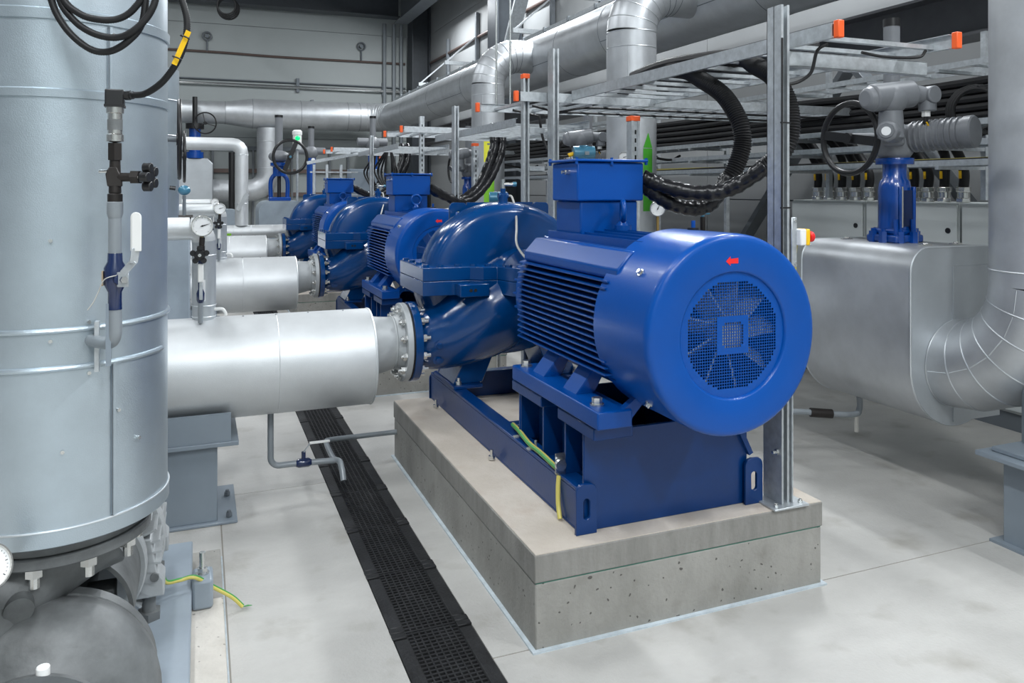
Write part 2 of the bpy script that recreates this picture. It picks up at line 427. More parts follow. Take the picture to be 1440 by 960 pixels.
for k, (y, z) in enumerate(((18.6, 4.15), (16.4, 4.35), (12.4, 4.3), (10.6, 4.5))):
    t = thing('wall_bracket', (5.70, y, z), ['far', 'second', 'third', 'nearest'][k] + ' pale blue cantilever bracket on the right wall above the overhead pipe', 'bracket', 'cantilever brackets on the right wall')
    Box(4.95, 5.72, y - 0.03, y + 0.03, z - 0.04, z + 0.04).build('arm', 'galvanised', t, smooth=False)
    MB().bar((5.0, y, z + 0.03), (5.68, y, z + 0.62), 0.03, 0.03).build('tie', 'galvanised', t, smooth=False)
    Box(5.66, 5.73, y - 0.04, y + 0.04, z - 0.4, z + 1.15).build('rail', 'mid_steel', t, smooth=False)
for k, x in enumerate((2.02, 2.13)):
    y = 5.385
    tag(Tube([(x, y, 2.21), (x, y, ZC)], 0.008, 8).build('hanger_rod', 'bolt_zinc', origin=(x, y, 2.21)), ['left', 'right'][k] + ' thin rod hanging from the roof in front of the second bent riser', 'rod', 'hanger rods')
# cable coil under the roof at the back
t = thing('cable_coil', (0.55, 19.0, 5.9), 'black cable coil hanging high in front of the back wall', 'cable')
for k in range(4):
    MB().torus((0.55 + 0.015 * k, 19.0 + 0.03 * k, 5.78 - 0.02 * k), V(0.2, 1, 0.05 * k), 0.20 + 0.012 * k, 0.02, 28, 6).build('loop', 'rubber', t)
Tube([(0.55, 19.02, 5.97), (0.55, 19.02, 6.13)], 0.012, 6).build('hook', 'mid_steel', t)

# drain channel with iron grates
P0, PG = 2.76, 0.463
g0 = None
ONAMES = ['first', 'second', 'third', 'fourth', 'fifth', 'sixth', 'seventh', 'eighth', 'ninth', 'tenth', 'eleventh', 'twelfth', 'thirteenth', 'fourteenth', 'fifteenth', 'sixteenth', 'seventeenth', 'eighteenth', 'nineteenth', 'twentieth']
for k in range(-1, 19):
    glab = 'black cast iron drain grate, ' + ONAMES[k + 1] + ' along the channel counted from the viewer'
    y0 = P0 + PG * k
    if g0 is None:
        g0 = thing('drain_grate', (0.779, y0, 0), glab, 'grate', 'iron grates of the floor drain')
        a, b = y0 + 0.002, y0 + PG - 0.002
        bars = MB(); xs0, xs1 = 0.684, 0.874
        for i in range(9):
            x = xs0 + (xs1 - xs0) * i / 8
            bars.box(x - 0.0028, x + 0.0028, a, b, -0.022, -0.002)
        nr = 21
        for j in range(nr + 1):
            y = a + 0.006 + (b - a - 0.012) * j / nr
            bars.box(xs0, xs1, y - 0.0042, y + 0.0042, -0.020, -0.003)
        bars.build('slotted_plate', 'cast_iron', g0, smooth=False)
        for s, (x0, x1) in enumerate(((CX0 + 0.003, xs0 + 0.001), (xs1 - 0.001, CX1 - 0.003))):
            Box(x0, x1, a + 0.04, b - 0.04, -0.03, 0.003).build('side_rail', 'cast_iron', g0, bev=0.003, seg=1)
            for (p, q) in ((a, a + 0.032), (b - 0.032, b)):
                xx = (x0 - 0.004, x1) if s == 0 else (x0, x1 + 0.004)
                Box(xx[0], xx[1], p, q, -0.03, 0.006).build('locking_lug', 'cast_iron', g0, bev=0.003, seg=1)
    else:
        dup(g0, (0, PG * (k + 1), 0), glab)
# ------------------------------------------------------------------ pump sets
AX, AZ = 1.68, 1.103
ZT = 0.335
PX0, PX1, PY0, PY1 = 1.075, 2.335, 2.48, 4.60

def make_plinth():
    t = thing('concrete_plinth', (1.70, 3.5, 0), 'nearest concrete plinth, under the biggest blue motor', 'plinth', 'concrete plinths under the pumps')
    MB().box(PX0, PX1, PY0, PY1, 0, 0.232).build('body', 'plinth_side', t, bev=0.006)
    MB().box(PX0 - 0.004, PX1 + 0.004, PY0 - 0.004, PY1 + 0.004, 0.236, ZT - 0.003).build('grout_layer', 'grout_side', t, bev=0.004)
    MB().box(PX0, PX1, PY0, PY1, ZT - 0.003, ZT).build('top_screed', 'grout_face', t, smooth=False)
    MB().box(PX0 + 0.002, PX1 - 0.002, PY0 + 0.002, PY1 - 0.002, 0.231, 0.237).build('joint_line', 'green_edge', t, smooth=False)
    s = MB()
    e = 0.016
    for (x0, x1, y0, y1) in ((PX0 - e, PX0, PY0 - e, PY1 + e), (PX1, PX1 + e, PY0 - e, PY1 + e), (PX0, PX1, PY0 - e, PY0), (PX0, PX1, PY1, PY1 + e)):
        s.box(x0, x1, y0, y1, 0, 0.007)
    s.build('sealant_bead', 'sealant', t, smooth=False)
    return t

def slot_tab(cx, cy, w, h, z0, th, facing='y'):
    """plate with rounded top and an oval lifting hole"""
    m = MB(); n = 8
    out = [(-w / 2, 0), (w / 2, 0), (w / 2, h - 0.03)] + [(w / 2 - 0.03 + 0.03 * math.cos(a), h - 0.03 + 0.03 * math.sin(a)) for a in [PI / 8 * k for k in range(1, 4)]] + [(-w / 2 + 0.03 - 0.03 * math.cos(a), h - 0.03 + 0.03 * math.sin(a)) for a in [PI / 2 - PI / 8 * k for k in range(0, 4)]] + [(-w / 2, h - 0.03)]
    hole = []
    hw, hh, hc = w * 0.16, h * 0.26, h * 0.5
    for k in range(16):
        a = 2 * PI * k / 16
        hole.append((hw * math.cos(a), hc + hh * 0.5 * (1 if math.sin(a) > 0 else -1) + hw * math.sin(a)))
    # ring faces: pair each hole vertex with the ray-cast outline point
    def onout(dx, dy):
        best = None
        for i in range(len(out)):
            a, b = out[i], out[(i + 1) % len(out)]
            ex, ey = b[0] - a[0], b[1] - a[1]
            den = dx * ey - dy * ex
            if abs(den) < 1e-9: continue
            tt = ((a[0]) * ey - (a[1] - hc) * ex) / den
            uu = ((a[0]) * dy - (a[1] - hc) * dx) / den
            if tt > 0 and -1e-6 <= uu <= 1 + 1e-6 and (best is None or tt < best): best = tt
        return (dx * best, hc + dy * best)
    angs = [math.atan2(y - hc, x) for x, y in hole] + [math.atan2(y - hc, x) for x, y in out]
    angs = sorted(set(round(a, 5) for a in angs))
    def onhole(dx, dy):
        # stadium intersection by marching
        lo, hi = 0.0, 1.0
        for _ in range(40):
            mid = (lo + hi) / 2; x, y = dx * mid, dy * mid
            yy = max(0, abs(y) - hh * 0.5)
            if x * x + yy * yy < hw * hw: lo = mid
            else: hi = mid
        return (dx * lo, hc + dy * lo)
    vs = []; N = len(angs)
    for s in (0, 1):
        for a in angs:
            d = (math.cos(a), math.sin(a))
            for (x, y) in (onhole(*d), onout(*d)):
                vs.append((cx + x, cy + s * th, z0 + y) if facing == 'y' else (cx + s * th, cy + x, z0 + y))
    fs = []
    for i in range(N):
        j = (i + 1) % N
        fs += [(2 * i, 2 * i + 1, 2 * j + 1, 2 * j), (2 * N + 2 * i, 2 * N + 2 * j, 2 * N + 2 * j + 1, 2 * N + 2 * i + 1),
               (2 * i + 1, 2 * N + 2 * i + 1, 2 * N + 2 * j + 1, 2 * j + 1), (2 * i, 2 * j, 2 * N + 2 * j, 2 * N + 2 * i)]
    return m.add(vs, fs)

BX0, BX1 = 1.29, 2.07
def make_frame():
    t = thing('base_frame', (AX, 3.5, ZT), 'blue steel base frame bolted to the nearest plinth', 'frame', 'blue base frames')
    z0 = ZT
    for s, x in ((1, BX0), (-1, BX1)):
        x1 = x + s * 0.075
        a, b = min(x, x1), max(x, x1)
        MB().box(a, b, 2.60, 4.56, z0 + 0.145, z0 + 0.16).box(a, b, 2.60, 4.56, z0, z0 + 0.012).build('rail_flange', 'frame_blue', t, bev=0.003, seg=1)
        MB().box(min(x, x + s * 0.012), max(x, x + s * 0.012), 2.60, 4.56, z0 + 0.012, z0 + 0.145).build('rail_web', 'frame_blue', t, smooth=False)
    for y in (4.50, 3.42):
        MB().box(BX0 + 0.08, BX1 - 0.08, y, y + 0.07, z0, z0 + 0.15).build('cross_member', 'frame_blue', t, bev=0.004, seg=1)
    # motor pedestal: front and rear sheets, side sheets, gussets and pads
    def trap(y, th, nm):
        poly = [(BX0 + 0.022, z0), (BX1 - 0.022, z0), (BX1 - 0.022, 0.70), (BX0 + 0.022, 0.70)]
        MB().prism(poly, (0, y, 0), X_, Z_, Y_ * th).build(nm, 'frame_blue', t, bev=0.003, seg=1)
    trap(2.58, 0.014, 'front_sheet'); trap(3.20, 0.014, 'rear_sheet')
    for x in (1.405, 1.955):
        MB().box(x - 0.006, x + 0.006, 2.594, 3.20, z0, 0.70).build('side_sheet', 'frame_blue', t, smooth=False)
    for s, xo, xi in ((1, BX0 + 0.02, 1.40), (-1, BX1 - 0.02, 1.96)):
        for (ya, yb) in ((2.455, 2.78), (2.92, 3.26)):
            MB().box(min(xo - s * 0.012, xi + s * 0.06), max(xo - s * 0.012, xi + s * 0.06), ya + 0.02, yb, 0.70, 0.745).build('pad', 'frame_blue', t, bev=0.004, seg=1)
            MB().box(min(xo + s * 0.01, xi + s * 0.03), max(xo + s * 0.01, xi + s * 0.03), ya + 0.05, yb - 0.03, 0.745, 0.751).build('shim', 'steel_bright', t, smooth=False)
        for y in (2.74, 2.95, 3.19):
            poly = [(xo + s * 0.006, 0.70), (xi, 0.70), (xi, z0 + 0.16), (xo + s * 0.006, z0 + 0.16)]
            MB().prism(poly, (0, y, 0), X_, Z_, Y_ * 0.014).build('gusset', 'frame_blue', t, smooth=False)
    MB().bar((BX1 - 0.10, 2.572, 0.70), (BX1 - 0.015, 2.572, z0 + 0.20), 0.02, 0.02).build('weld_strip', 'frame_blue', t, smooth=False)
    for cx, cy in ((BX0 + 0.022, 2.556), (BX1 - 0.006, 2.556), (BX0 + 0.035, 4.565)):
        slot_tab(cx, cy, 0.085, 0.185 if cy < 3 else 0.15, z0, 0.014).build('lifting_tab', 'frame_blue', t, bev=0.002, seg=1)
    # pump support brackets
    for s, x in ((1, BX0), (-1, BX1)):
        MB().prism([(x + s * 0.005, z0 + 0.16), (x + s * 0.17, z0 + 0.16), (x + s * 0.17, z0 + 0.30), (x + s * 0.08, z0 + 0.30)], (0, 4.46, 0), X_, Z_, Y_ * 0.02).build('pump_bracket', 'frame_blue', t, smooth=False)
        MB().prism([(x + s * 0.005, z0 + 0.16), (x + s * 0.17, z0 + 0.16), (x + s * 0.17, z0 + 0.30), (x + s * 0.08, z0 + 0.30)], (0, 4.16, 0), X_, Z_, Y_ * 0.02).build('pump_bracket', 'frame_blue', t, smooth=False)
        MB().box(min(x, x + s * 0.17), max(x, x + s * 0.17), 4.10, 4.50, z0 + 0.16, z0 + 0.18).build('sole_plate', 'frame_blue', t, bev=0.003, seg=1)
    for (x, y) in ((BX0 - 0.03, 3.42), (BX0 - 0.03, 4.35), (BX1 + 0.03, 3.42)):
        MB().cyl((x, y, z0), (x, y, z0 + 0.05), 0.008, n=8).bolt((x, y, z0 + 0.004), Z_, 0.016, 0.018).build('anchor_bolt', 'bolt_zinc', t)
    return t

def make_motor():
    t = thing('electric_motor', (AX, 3.0, 0.751), 'big blue finned electric motor in the foreground with round grille facing the viewer', 'motor', 'blue electric motors')
    c = V(AX, 0, AZ)
    # fan cowl
    prof = [(0.338, 2.55), (0.344, 2.55), (0.345, 2.21), (0.344, 2.197), (0.340, 2.187), (0.332, 2.181), (0.320, 2.179), (0.222, 2.179), (0.216, 2.182), (0.213, 2.190), (0.213, 2.196), (0.330, 2.21), (0.338, 2.23), (0.338, 2.55)]
    cowl = Lathe(prof, c, Y_, 72).build('fan_cowl', 'cowl_blue', t, ang=50)
    # louvred grille: square punched holes in a stepped disc
    p = 0.0098; n = 23; g = MB(); yg = 2.191; R = 0.186; rh = 0.029
    for i in range(-n, n + 1):
        for j in range(-n, n + 1):
            x, z = i * p, j * p; d = math.hypot(x, z)
            if d > 0.226: continue
            mx = max(abs(i), abs(j))
            sq = (4 <= mx <= 6) and not (mx == 4 and abs(i) == abs(j)) 
            hole = d < R and not (4 < mx <= 6) and not (mx == 4 and min(abs(i), abs(j)) > 3)
            a = p / 2; b = a * 0.76
            o = [(-a, -a), (a, -a), (a, a), (-a, a)]; q = [(-b, -b), (b, -b), (b, b), (-b, b)]
            if hole:
                vs = [(AX + x + u, yg, AZ + z + v) for u, v in o] + [(AX + x + u, yg, AZ + z + v) for u, v in q] + [(AX + x + u, yg + 0.003, AZ + z + v) for u, v in q]
                g.add(vs, [(k, (k + 1) % 4, 4 + (k + 1) % 4, 4 + k) for k in range(4)] + [(4 + k, 4 + (k + 1) % 4, 8 + (k + 1) % 4, 8 + k) for k in range(4)])
            else:
                g.add([(AX + x + u, yg, AZ + z + v) for u, v in o], [(0, 1, 2, 3)])
    g.build('grille', 'cowl_blue', t, smooth=False)
    f = Cyl((AX, 2.205, AZ), (AX, 2.34, AZ), 0.068, n=24).build('fan_hub', 'pale_grey_pipe', t)
    for k in range(9):
        a = 2 * PI * k / 9 + 0.1; d = V(math.cos(a), 0, math.sin(a)); u = V(-math.sin(a), 0, math.cos(a))
        MB().obox(c + V(0, 2.245, 0) + d * 0.135, d * 0.070, V(0, 0.032, 0) + u * 0.022, u * 0.0035).build('fan_blade', 'pale_grey_pipe', f, smooth=False)
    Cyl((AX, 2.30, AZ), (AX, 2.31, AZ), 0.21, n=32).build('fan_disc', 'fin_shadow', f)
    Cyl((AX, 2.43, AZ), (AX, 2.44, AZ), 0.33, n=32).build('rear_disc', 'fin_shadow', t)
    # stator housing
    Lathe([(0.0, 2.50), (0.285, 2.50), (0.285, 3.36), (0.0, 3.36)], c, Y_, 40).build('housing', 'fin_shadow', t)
    # shoulders left and right of the terminal box
    for s in (1, -1):
        poly = [(AX - s * 0.275, 1.262), (AX - s * 0.290, 1.275), (AX - s * 0.290, 1.308), (AX - s * 0.232, 1.372), (AX - s * 0.18, 1.372), (AX - s * 0.18, 1.30)]
        MB().prism(poly, (0, 2.47, 0), X_, Z_, Y_ * 0.87).build('shoulder', 'motor_blue', t, bev=0.006)
        # underside skirt joins fins and feet
        poly = [(AX - s * 0.285, 0.905), (AX - s * 0.265, 0.905), (AX - s * 0.17, 0.86), (AX - s * 0.17, 0.845), (AX - s * 0.215, 0.86)]
        MB().prism(poly, (0, 2.50, 0), X_, Z_, Y_ * 0.80).build('skirt', 'motor_blue', t, smooth=False)
    nf = 15
    for s in (1, -1):
        for k in range(nf):
            z = 0.925 + (1.262 - 0.925) * k / (nf - 1)
            dz = z - AZ
            xo = 0.325 if k < nf - 1 else 0.315
            xi = math.sqrt(max(0.01, 0.285 ** 2 - dz ** 2)) - 0.01
            poly = [(AX - s * xi, 2.50), (AX - s * xo, 2.50), (AX - s * xo, 3.335), (AX - s * (xo - 0.045), 3.39), (AX - s * xi, 3.39)]
            MB().prism(poly, (0, 0, z - 0.0028), X_, Y_, Z_ * 0.0056).build('cooling_fin', 'motor_blue', t, smooth=False)
    for k, x in enumerate((-0.165, -0.118, -0.07, -0.022, 0.026, 0.074, 0.122, 0.168)):
        z1 = 1.425 - abs(x) * 0.12
        MB().box(AX + x - 0.0035, AX + x + 0.0035, 2.50, 3.34 if abs(x) > 0.15 else 3.34, 1.33, z1).build('cooling_fin', 'motor_blue', t, smooth=False)
    Box(AX - 0.18, AX + 0.18, 2.50, 3.35, 1.33, 1.372).build('top_deck', 'motor_blue', t, bev=0.004, seg=1)
    # drive end shield
    ds = Lathe([(0.0, 3.35), (0.30, 3.35), (0.305, 3.37), (0.30, 3.42), (0.24, 3.455), (0.12, 3.47), (0.12, 3.50), (0.0, 3.50)], c, Y_, 40).build('end_shield', 'motor_blue', t)
    for k in range(28):
        a = 2 * PI * k / 28; d = V(math.cos(a), 0, math.sin(a)); u = V(-math.sin(a), 0, math.cos(a))
        MB().obox(c + V(0, 3.445, 0) + d * 0.235, d * 0.06, Y_ * 0.022, u * 0.004).build('shield_rib', 'motor_blue', ds, smooth=False)
    Cyl((AX, 3.49, AZ), (AX, 3.62, AZ), 0.045, n=20).build('shaft', 'steel_bright', t)
    # feet
    for s in (1, -1):
        x0, x1 = AX - s * 0.39, AX - s * 0.25
        MB().box(min(x0, x1), max(x0, x1), 2.43, 3.24, 0.751, 0.815).build('foot_bar', 'motor_blue', t, bev=0.006)
        for y in (2.68, 2.98):
            o = V(AX - s * 0.345, y, 0.812); q = V(AX - s * 0.245, y, 0.955)
            poly = [(AX - s * 0.352, 0.812), (AX - s * 0.235, 0.955), (AX - s * 0.205, 0.93), (AX - s * 0.27, 0.812)]
            MB().prism(poly, (0, y, 0), X_, Z_, Y_ * 0.12).build('foot_rib', 'motor_blue', t, bev=0.004, seg=1)
        MB().prism([(AX - s * 0.30, 0.80), (AX - s * 0.20, 0.87), (AX - s * 0.17, 0.86), (AX - s * 0.26, 0.765)], (0, 2.44, 0), X_, Z_, Y_ * 0.03).build('foot_rib', 'motor_blue', t, smooth=False)
        for y in (2.52, 3.18):
            MB().cyl((AX - s * 0.345, y, 0.815), (AX - s * 0.345, y, 0.822), 0.026, n=16).bolt((AX - s * 0.345, y, 0.822), Z_, 0.019, 0.022).build('foot_bolt', 'bolt_zinc', t)
    # cowl screws and grease nipple
    for a in (math.radians(143), math.radians(225), math.radians(37), math.radians(-45)):
        d = V(math.cos(a), 0, math.sin(a))
        MB().cyl(c + V(0, 2.33, 0) + d * 0.343, c + V(0, 2.33, 0) + d * 0.349, 0.014, n=14).bolt(c + V(0, 2.33, 0) + d * 0.348, d, 0.009, 0.012).build('cowl_screw', 'bolt_zinc', t)
    gp = MB().cyl((AX + 0.02, 2.45, AZ + 0.343), (AX + 0.02, 2.45, AZ + 0.352), 0.022, n=16).build('grease_plug', 'black_plastic', t)
    Cyl((AX + 0.02, 2.45, AZ + 0.35), (AX + 0.02, 2.45, AZ + 0.378), 0.008, n=10).build('nipple', 'motor_blue', gp)
    # red direction arrow on the cowl face
    ar = [(-0.026, 0), (-0.008, 0.016), (-0.008, 0.008), (0.024, 0.010), (0.024, -0.008), (-0.008, -0.008), (-0.008, -0.015)]
    MB().prism(ar, (AX - 0.012, 2.1785, AZ + 0.252), X_, Z_, Y_ * -0.0012).build('direction_arrow', 'red_decal', t, smooth=False)['label'] = 'red arrow pointing left'
    # terminal box
    tb = MB().box(1.537, 1.823, 3.055, 3.305, 1.38, 1.545).build('terminal_box', 'motor_blue', t, bev=0.008)
    MB().box(1.515, 1.845, 3.04, 3.30, 1.545, 1.715).build('upper_housing', 'cowl_blue', tb, bev=0.007)
    MB().box(1.500, 1.862, 3.025, 3.315, 1.717, 1.729).build('lid', 'cowl_blue', tb, bev=0.004)
    for (x, y) in ((1.508, 3.033), (1.854, 3.033), (1.508, 3.307), (1.854, 3.307), (1.68, 3.033)):
        MB().cyl((x, y, 1.705), (x, y, 1.736), 0.007, n=8).build('lid_bolt', 'motor_blue', tb)
    MB().cyl((1.515, 3.12, 1.672), (1.495, 3.12, 1.672), 0.011, n=12).cyl((1.495, 3.12, 1.672), (1.478, 3.12, 1.672), 0.008, n=12).build('cable_gland', 'bolt_zinc', tb)
    return t
def lifting_eye(t, turn, dy=0.0):
    d = V(math.cos(turn), math.sin(turn), 0)
    m = MB().cyl((1.70, 2.97, 1.418), (1.70, 2.97, 1.442), 0.036, n=20).cyl((1.70, 2.97, 1.442), (1.70, 2.97, 1.46), 0.030, 0.018, n=20)
    m.torus((1.70, 2.97, 1.502), d, 0.042, 0.0115, 28, 12)
    m.v = [(a, b + dy, c) for a, b, c in m.v]
    return m.build('lifting_eye', 'motor_blue', t)

SX0, SY, SZ = 1.05, 4.20, 0.762      # suction flange
def make_pump():
    t = thing('centrifugal_pump', (AX, 4.3, 0.515), 'dark blue split-case pump with a domed casing right behind the nearest motor', 'pump', 'dark blue pumps')
    c = V(AX - 0.03, 4.31, AZ)
    hp = [(0.0, -0.166), (0.20, -0.164), (0.355, -0.158), (0.382, -0.150), (0.401, -0.132), (0.412, -0.100), (0.418, -0.05), (0.420, 0.0), (0.417, 0.05), (0.405, 0.105), (0.36, 0.15), (0.0, 0.175)]
    # upper casing: half lathe, stretched sideways like the spiral it holds
    def half(a0, a1, sx, k):
        return Lathe([(r * k, y) for r, y in hp], c, Y_, 36, a0, a1, sx, ref=(1, 0, 0))
    up = half(0, -PI, 1.16, 1.0).build('upper_casing', 'pump_blue', t, ang=60)
    lo = half(0, PI, 1.16, 1.10).build('lower_casing', 'pump_blue', t, ang=60)
    # suction bulges before and behind the volute
    for s in (-1, 1):
        MB().sphere(c + V(0.05, s * 0.12, -0.035), 0.20, 28, 16, (1.0, 0.85, 1.0)).build('suction_bulge', 'pump_blue', t, ang=60)
        cc = V(AX, c.y + s * 0.30, AZ)
        Lathe([(0.0, 0.0), (0.16, 0.0), (0.165, 0.012), (0.165, 0.035), (0.11, 0.055), (0.10, 0.20), (0.135, 0.21), (0.135, 0.245), (0.075, 0.27), (0.0, 0.27)], cc, V(0, s, 0), 36).build('bearing_housing', 'pump_blue', t, ang=40)
        for k in range(8):
            a = 2 * PI * k / 8 + 0.3
            d = V(math.cos(a), 0, math.sin(a))
            MB().bolt(cc + d * 0.118 + Y_ * s * 0.243, V(0, s, 0), 0.010, 0.012).build('housing_bolt', 'pump_blue', t)
    # split flange halves
    pl = [(1.10, 4.045), (1.36, 4.03), (1.42, 3.98), (1.50, 3.98), (1.54, 3.86), (1.60, 3.80), (1.76, 3.80), (1.83, 3.86), (1.90, 3.98), (2.20, 4.04), (2.20, 4.56), (1.90, 4.62), (1.50, 4.62), (1.10, 4.56)]
    MB().prism(pl, (0, 0, AZ - 0.078), X_, Y_, Z_ * 0.0775).build('split_flange', 'pump_blue', t, bev=0.003)
    MB().prism(pl, (0, 0, AZ + 0.0005), X_, Y_, Z_ * 0.0735).build('split_flange', 'pump_blue', t, bev=0.004)
    bp = MB().box(1.275, 1.44, 3.94, 4.03, AZ - 0.080, AZ - 0.012).build('jacking_lug', 'pump_blue', t, bev=0.005)
    for x in (1.335, 1.36):
        MB().cyl((x, 3.941, AZ - 0.045), (x, 3.938, AZ - 0.045), 0.009, n=12).build('lug_hole', 'pit_black', bp)
    for (x, y) in ((1.13, 4.10), (1.20, 4.065), (1.30, 4.06), (1.385, 4.045), (1.46, 4.02), (1.545, 3.93), (1.81, 3.93), (1.13, 4.25), (1.13, 4.40), (1.13, 4.53), (2.16, 4.10), (2.05, 4.07)):
        MB().cyl((x, y, AZ + 0.074), (x, y, AZ + 0.086), 0.020, n=6).build('flange_bolt', 'pump_blue', t)
    # lifting plate on top
    slot_tab(1.43, 4.455, 0.11, 0.19, 1.327, 0.022).build('lifting_plate', 'pump_blue', t, bev=0.002, seg=1)
    slot_tab(1.965, 4.455, 0.11, 0.19, 1.327, 0.022).build('lifting_plate', 'pump_blue', t, bev=0.002, seg=1)
    MB().box(1.484, 1.911, 4.455, 4.477, 1.36, 1.517).build('lifting_web', 'pump_blue', t, smooth=False)
    # suction nozzle with flange
    pts = crom([(SX0, SY, SZ), (1.14, SY, SZ), (1.28, SY - 0.01, SZ + 0.03), (1.42, SY - 0.03, SZ + 0.09), (1.56, SY - 0.04, SZ + 0.17), (1.68, SY - 0.04, SZ + 0.24)], 6)
    n = len(pts)
    def rr(i):
        f = i / (n - 1)
        return 0.145 + 0.10 * min(1, max(0, (f - 0.12) / 0.6))
    MB().tube(pts, [rr(i) for i in range(n)], 32).build('suction_nozzle', 'pump_blue', t, ang=60)
    fl = Cyl((SX0, SY, SZ), (SX0 + 0.042, SY, SZ), 0.215, n=48).build('suction_flange', 'pump_blue', t, bev=0.004)
    for k in range(12):
        a = 2 * PI * (k + 0.5) / 12; d = V(0, math.cos(a), math.sin(a)) * 0.180
        p = V(SX0 + 0.042, SY, SZ) + d
        MB().cyl(p, p + X_ * 0.022, 0.021, n=6).cyl(p + X_ * 0.02, p + X_ * 0.045, 0.011, n=8).build('flange_bolt', 'bolt_zinc', fl)
    for (y, z) in ((SY - 0.115, SZ - 0.075), (SY - 0.135, SZ + 0.005)):
        MB().cyl((1.19, y, z), (1.187, y - 0.035, z - 0.006), 0.030, n=20).cyl((1.187, y - 0.035, z - 0.006), (1.186, y - 0.05, z - 0.009), 0.016, n=6).build('drain_plug', 'pump_blue', t)
    # discharge nozzle on the far side
    MB().tube([(1.95, 4.34, 0.80), (2.10, 4.34, 0.78), (2.26, 4.34, 0.78)], [0.17, 0.14, 0.13], 28).build('discharge_nozzle', 'pump_blue', t, ang=60)
    Cyl((2.24, 4.34, 0.78), (2.28, 4.34, 0.78), 0.20, n=40).build('discharge_flange', 'pump_blue', t, bev=0.004)
    # feet
    for s, x in ((1, BX0 + 0.08), (-1, BX1 - 0.08)):
        MB().prism([(x - s * 0.07, 0.515), (x + s * 0.10, 0.515), (x + s * 0.20, 0.75), (x + s * 0.05, 0.75)], (0, 4.14, 0), X_, Z_, Y_ * 0.30).build('foot', 'pump_blue', t, bev=0.004, seg=1)
        MB().bolt((x - s * 0.045, 4.125, 0.515), Z_, 0.016, 0.02, 0.02).build('foot_bolt', 'bolt_zinc', t)
    # vent valve and oil hose
    vv = Cyl((1.655, 4.30, 1.50), (1.655, 4.30, 1.565), 0.028, n=16).build('vent_valve', 'pump_blue', t)
    MB().cyl((1.625, 4.30, 1.558), (1.685, 4.30, 1.558), 0.018, n=12).cyl((1.655, 4.30, 1.56), (1.655, 4.30, 1.60), 0.016, n=12).build('cross_piece', 'pump_blue', vv)
    MB().cyl((1.655, 4.30, 1.60), (1.655, 4.30, 1.655), 0.013, n=12).cyl((1.655, 4.30, 1.625), (1.715, 4.28, 1.625), 0.011, n=12).build('ball_valve', 'bolt_zinc', vv)
    MB().cyl((1.71, 4.28, 1.625), (1.73, 4.275, 1.625), 0.014, n=12).build('valve_cap', 'sensor_blue', vv)
    Tube(crom([(1.685, 4.295, 1.558), (1.70, 4.27, 1.548), (1.695, 4.20, 1.47), (1.64, 4.05, 1.38), (1.60, 3.95, 1.30), (1.605, 3.86, 1.24), (1.635, 3.80, 1.20)], 8), 0.0065, 10).build('oil_hose', 'hose_grey', t)
    MB().tube([(AX, 3.74, AZ), (AX, 3.56, AZ)], 0.10, 28).build('coupling_guard', 'steel_bright', t)
    return t

def make_suction_pipe():
    t = thing('suction_pipe', (0.0, SY, 0), 'thick silver clad pipe in the foreground leading to the nearest pump', 'pipe', 'silver suction pipes')
    ZP, RP, XE = 0.702, 0.252, 0.845
    Lathe([(0.14, XE - 0.012), (0.244, XE - 0.012), (0.250, XE - 0.006), (0.252, XE - 0.02), (RP, -1.9)], (0, SY, ZP), X_, 64).build('cladding', 'bright_cladding', t, ang=30)
    MB().torus((XE - 0.008, SY, ZP), X_, RP - 0.002, 0.006, 64, 8).build('end_bead', 'bright_cladding', t)
    for x in (0.36, -0.35):
        MB().torus((x, SY, ZP), X_, RP - 0.0025, 0.0035, 64, 6).build('seam_band', 'bright_cladding', t)
    for x in (0.05, 0.20, 0.36, 0.52, 0.70):
        MB().cyl((x, SY - 0.02, ZP + RP - 0.004), (x, SY - 0.02, ZP + RP + 0.003), 0.005, n=8).build('screw', 'bolt_zinc', t)
    # bare eccentric reducer
    MB().tube([(XE - 0.03, SY, SZ - 0.01), (0.90, SY, SZ - 0.006), (0.965, SY, SZ), (SX0 - 0.035, SY, SZ)], [0.165, 0.150, 0.139, 0.139], 40).build('reducer', 'pale_grey_pipe', t, ang=50)
    MB().torus((0.968, SY, SZ), X_, 0.139, 0.006, 40, 8).build('weld_bead', 'pale_grey_pipe', t)
    fl = MB().cyl((SX0 - 0.042, SY, SZ), (SX0 - 0.010, SY, SZ), 0.212, n=48).lathe([(0.14, -0.075), (0.16, -0.042), (0.165, -0.04)], (SX0, SY, SZ), X_, 40).build('pipe_flange', 'pale_grey_pipe', t, bev=0.003)
    Cyl((SX0 - 0.010, SY, SZ), (SX0, SY, SZ), 0.205, n=48).build('gasket', 'rubber', t)
    for k in range(12):
        a = 2 * PI * (k + 0.5) / 12; d = V(0, math.cos(a), math.sin(a)) * 0.180
        p = V(SX0 - 0.042, SY, SZ) + d
        MB().cyl(p, p - X_ * 0.022, 0.021, n=6).cyl(p - X_ * 0.02, p - X_ * 0.034, 0.011, n=8).build('flange_bolt', 'bolt_zinc', fl)
    return t

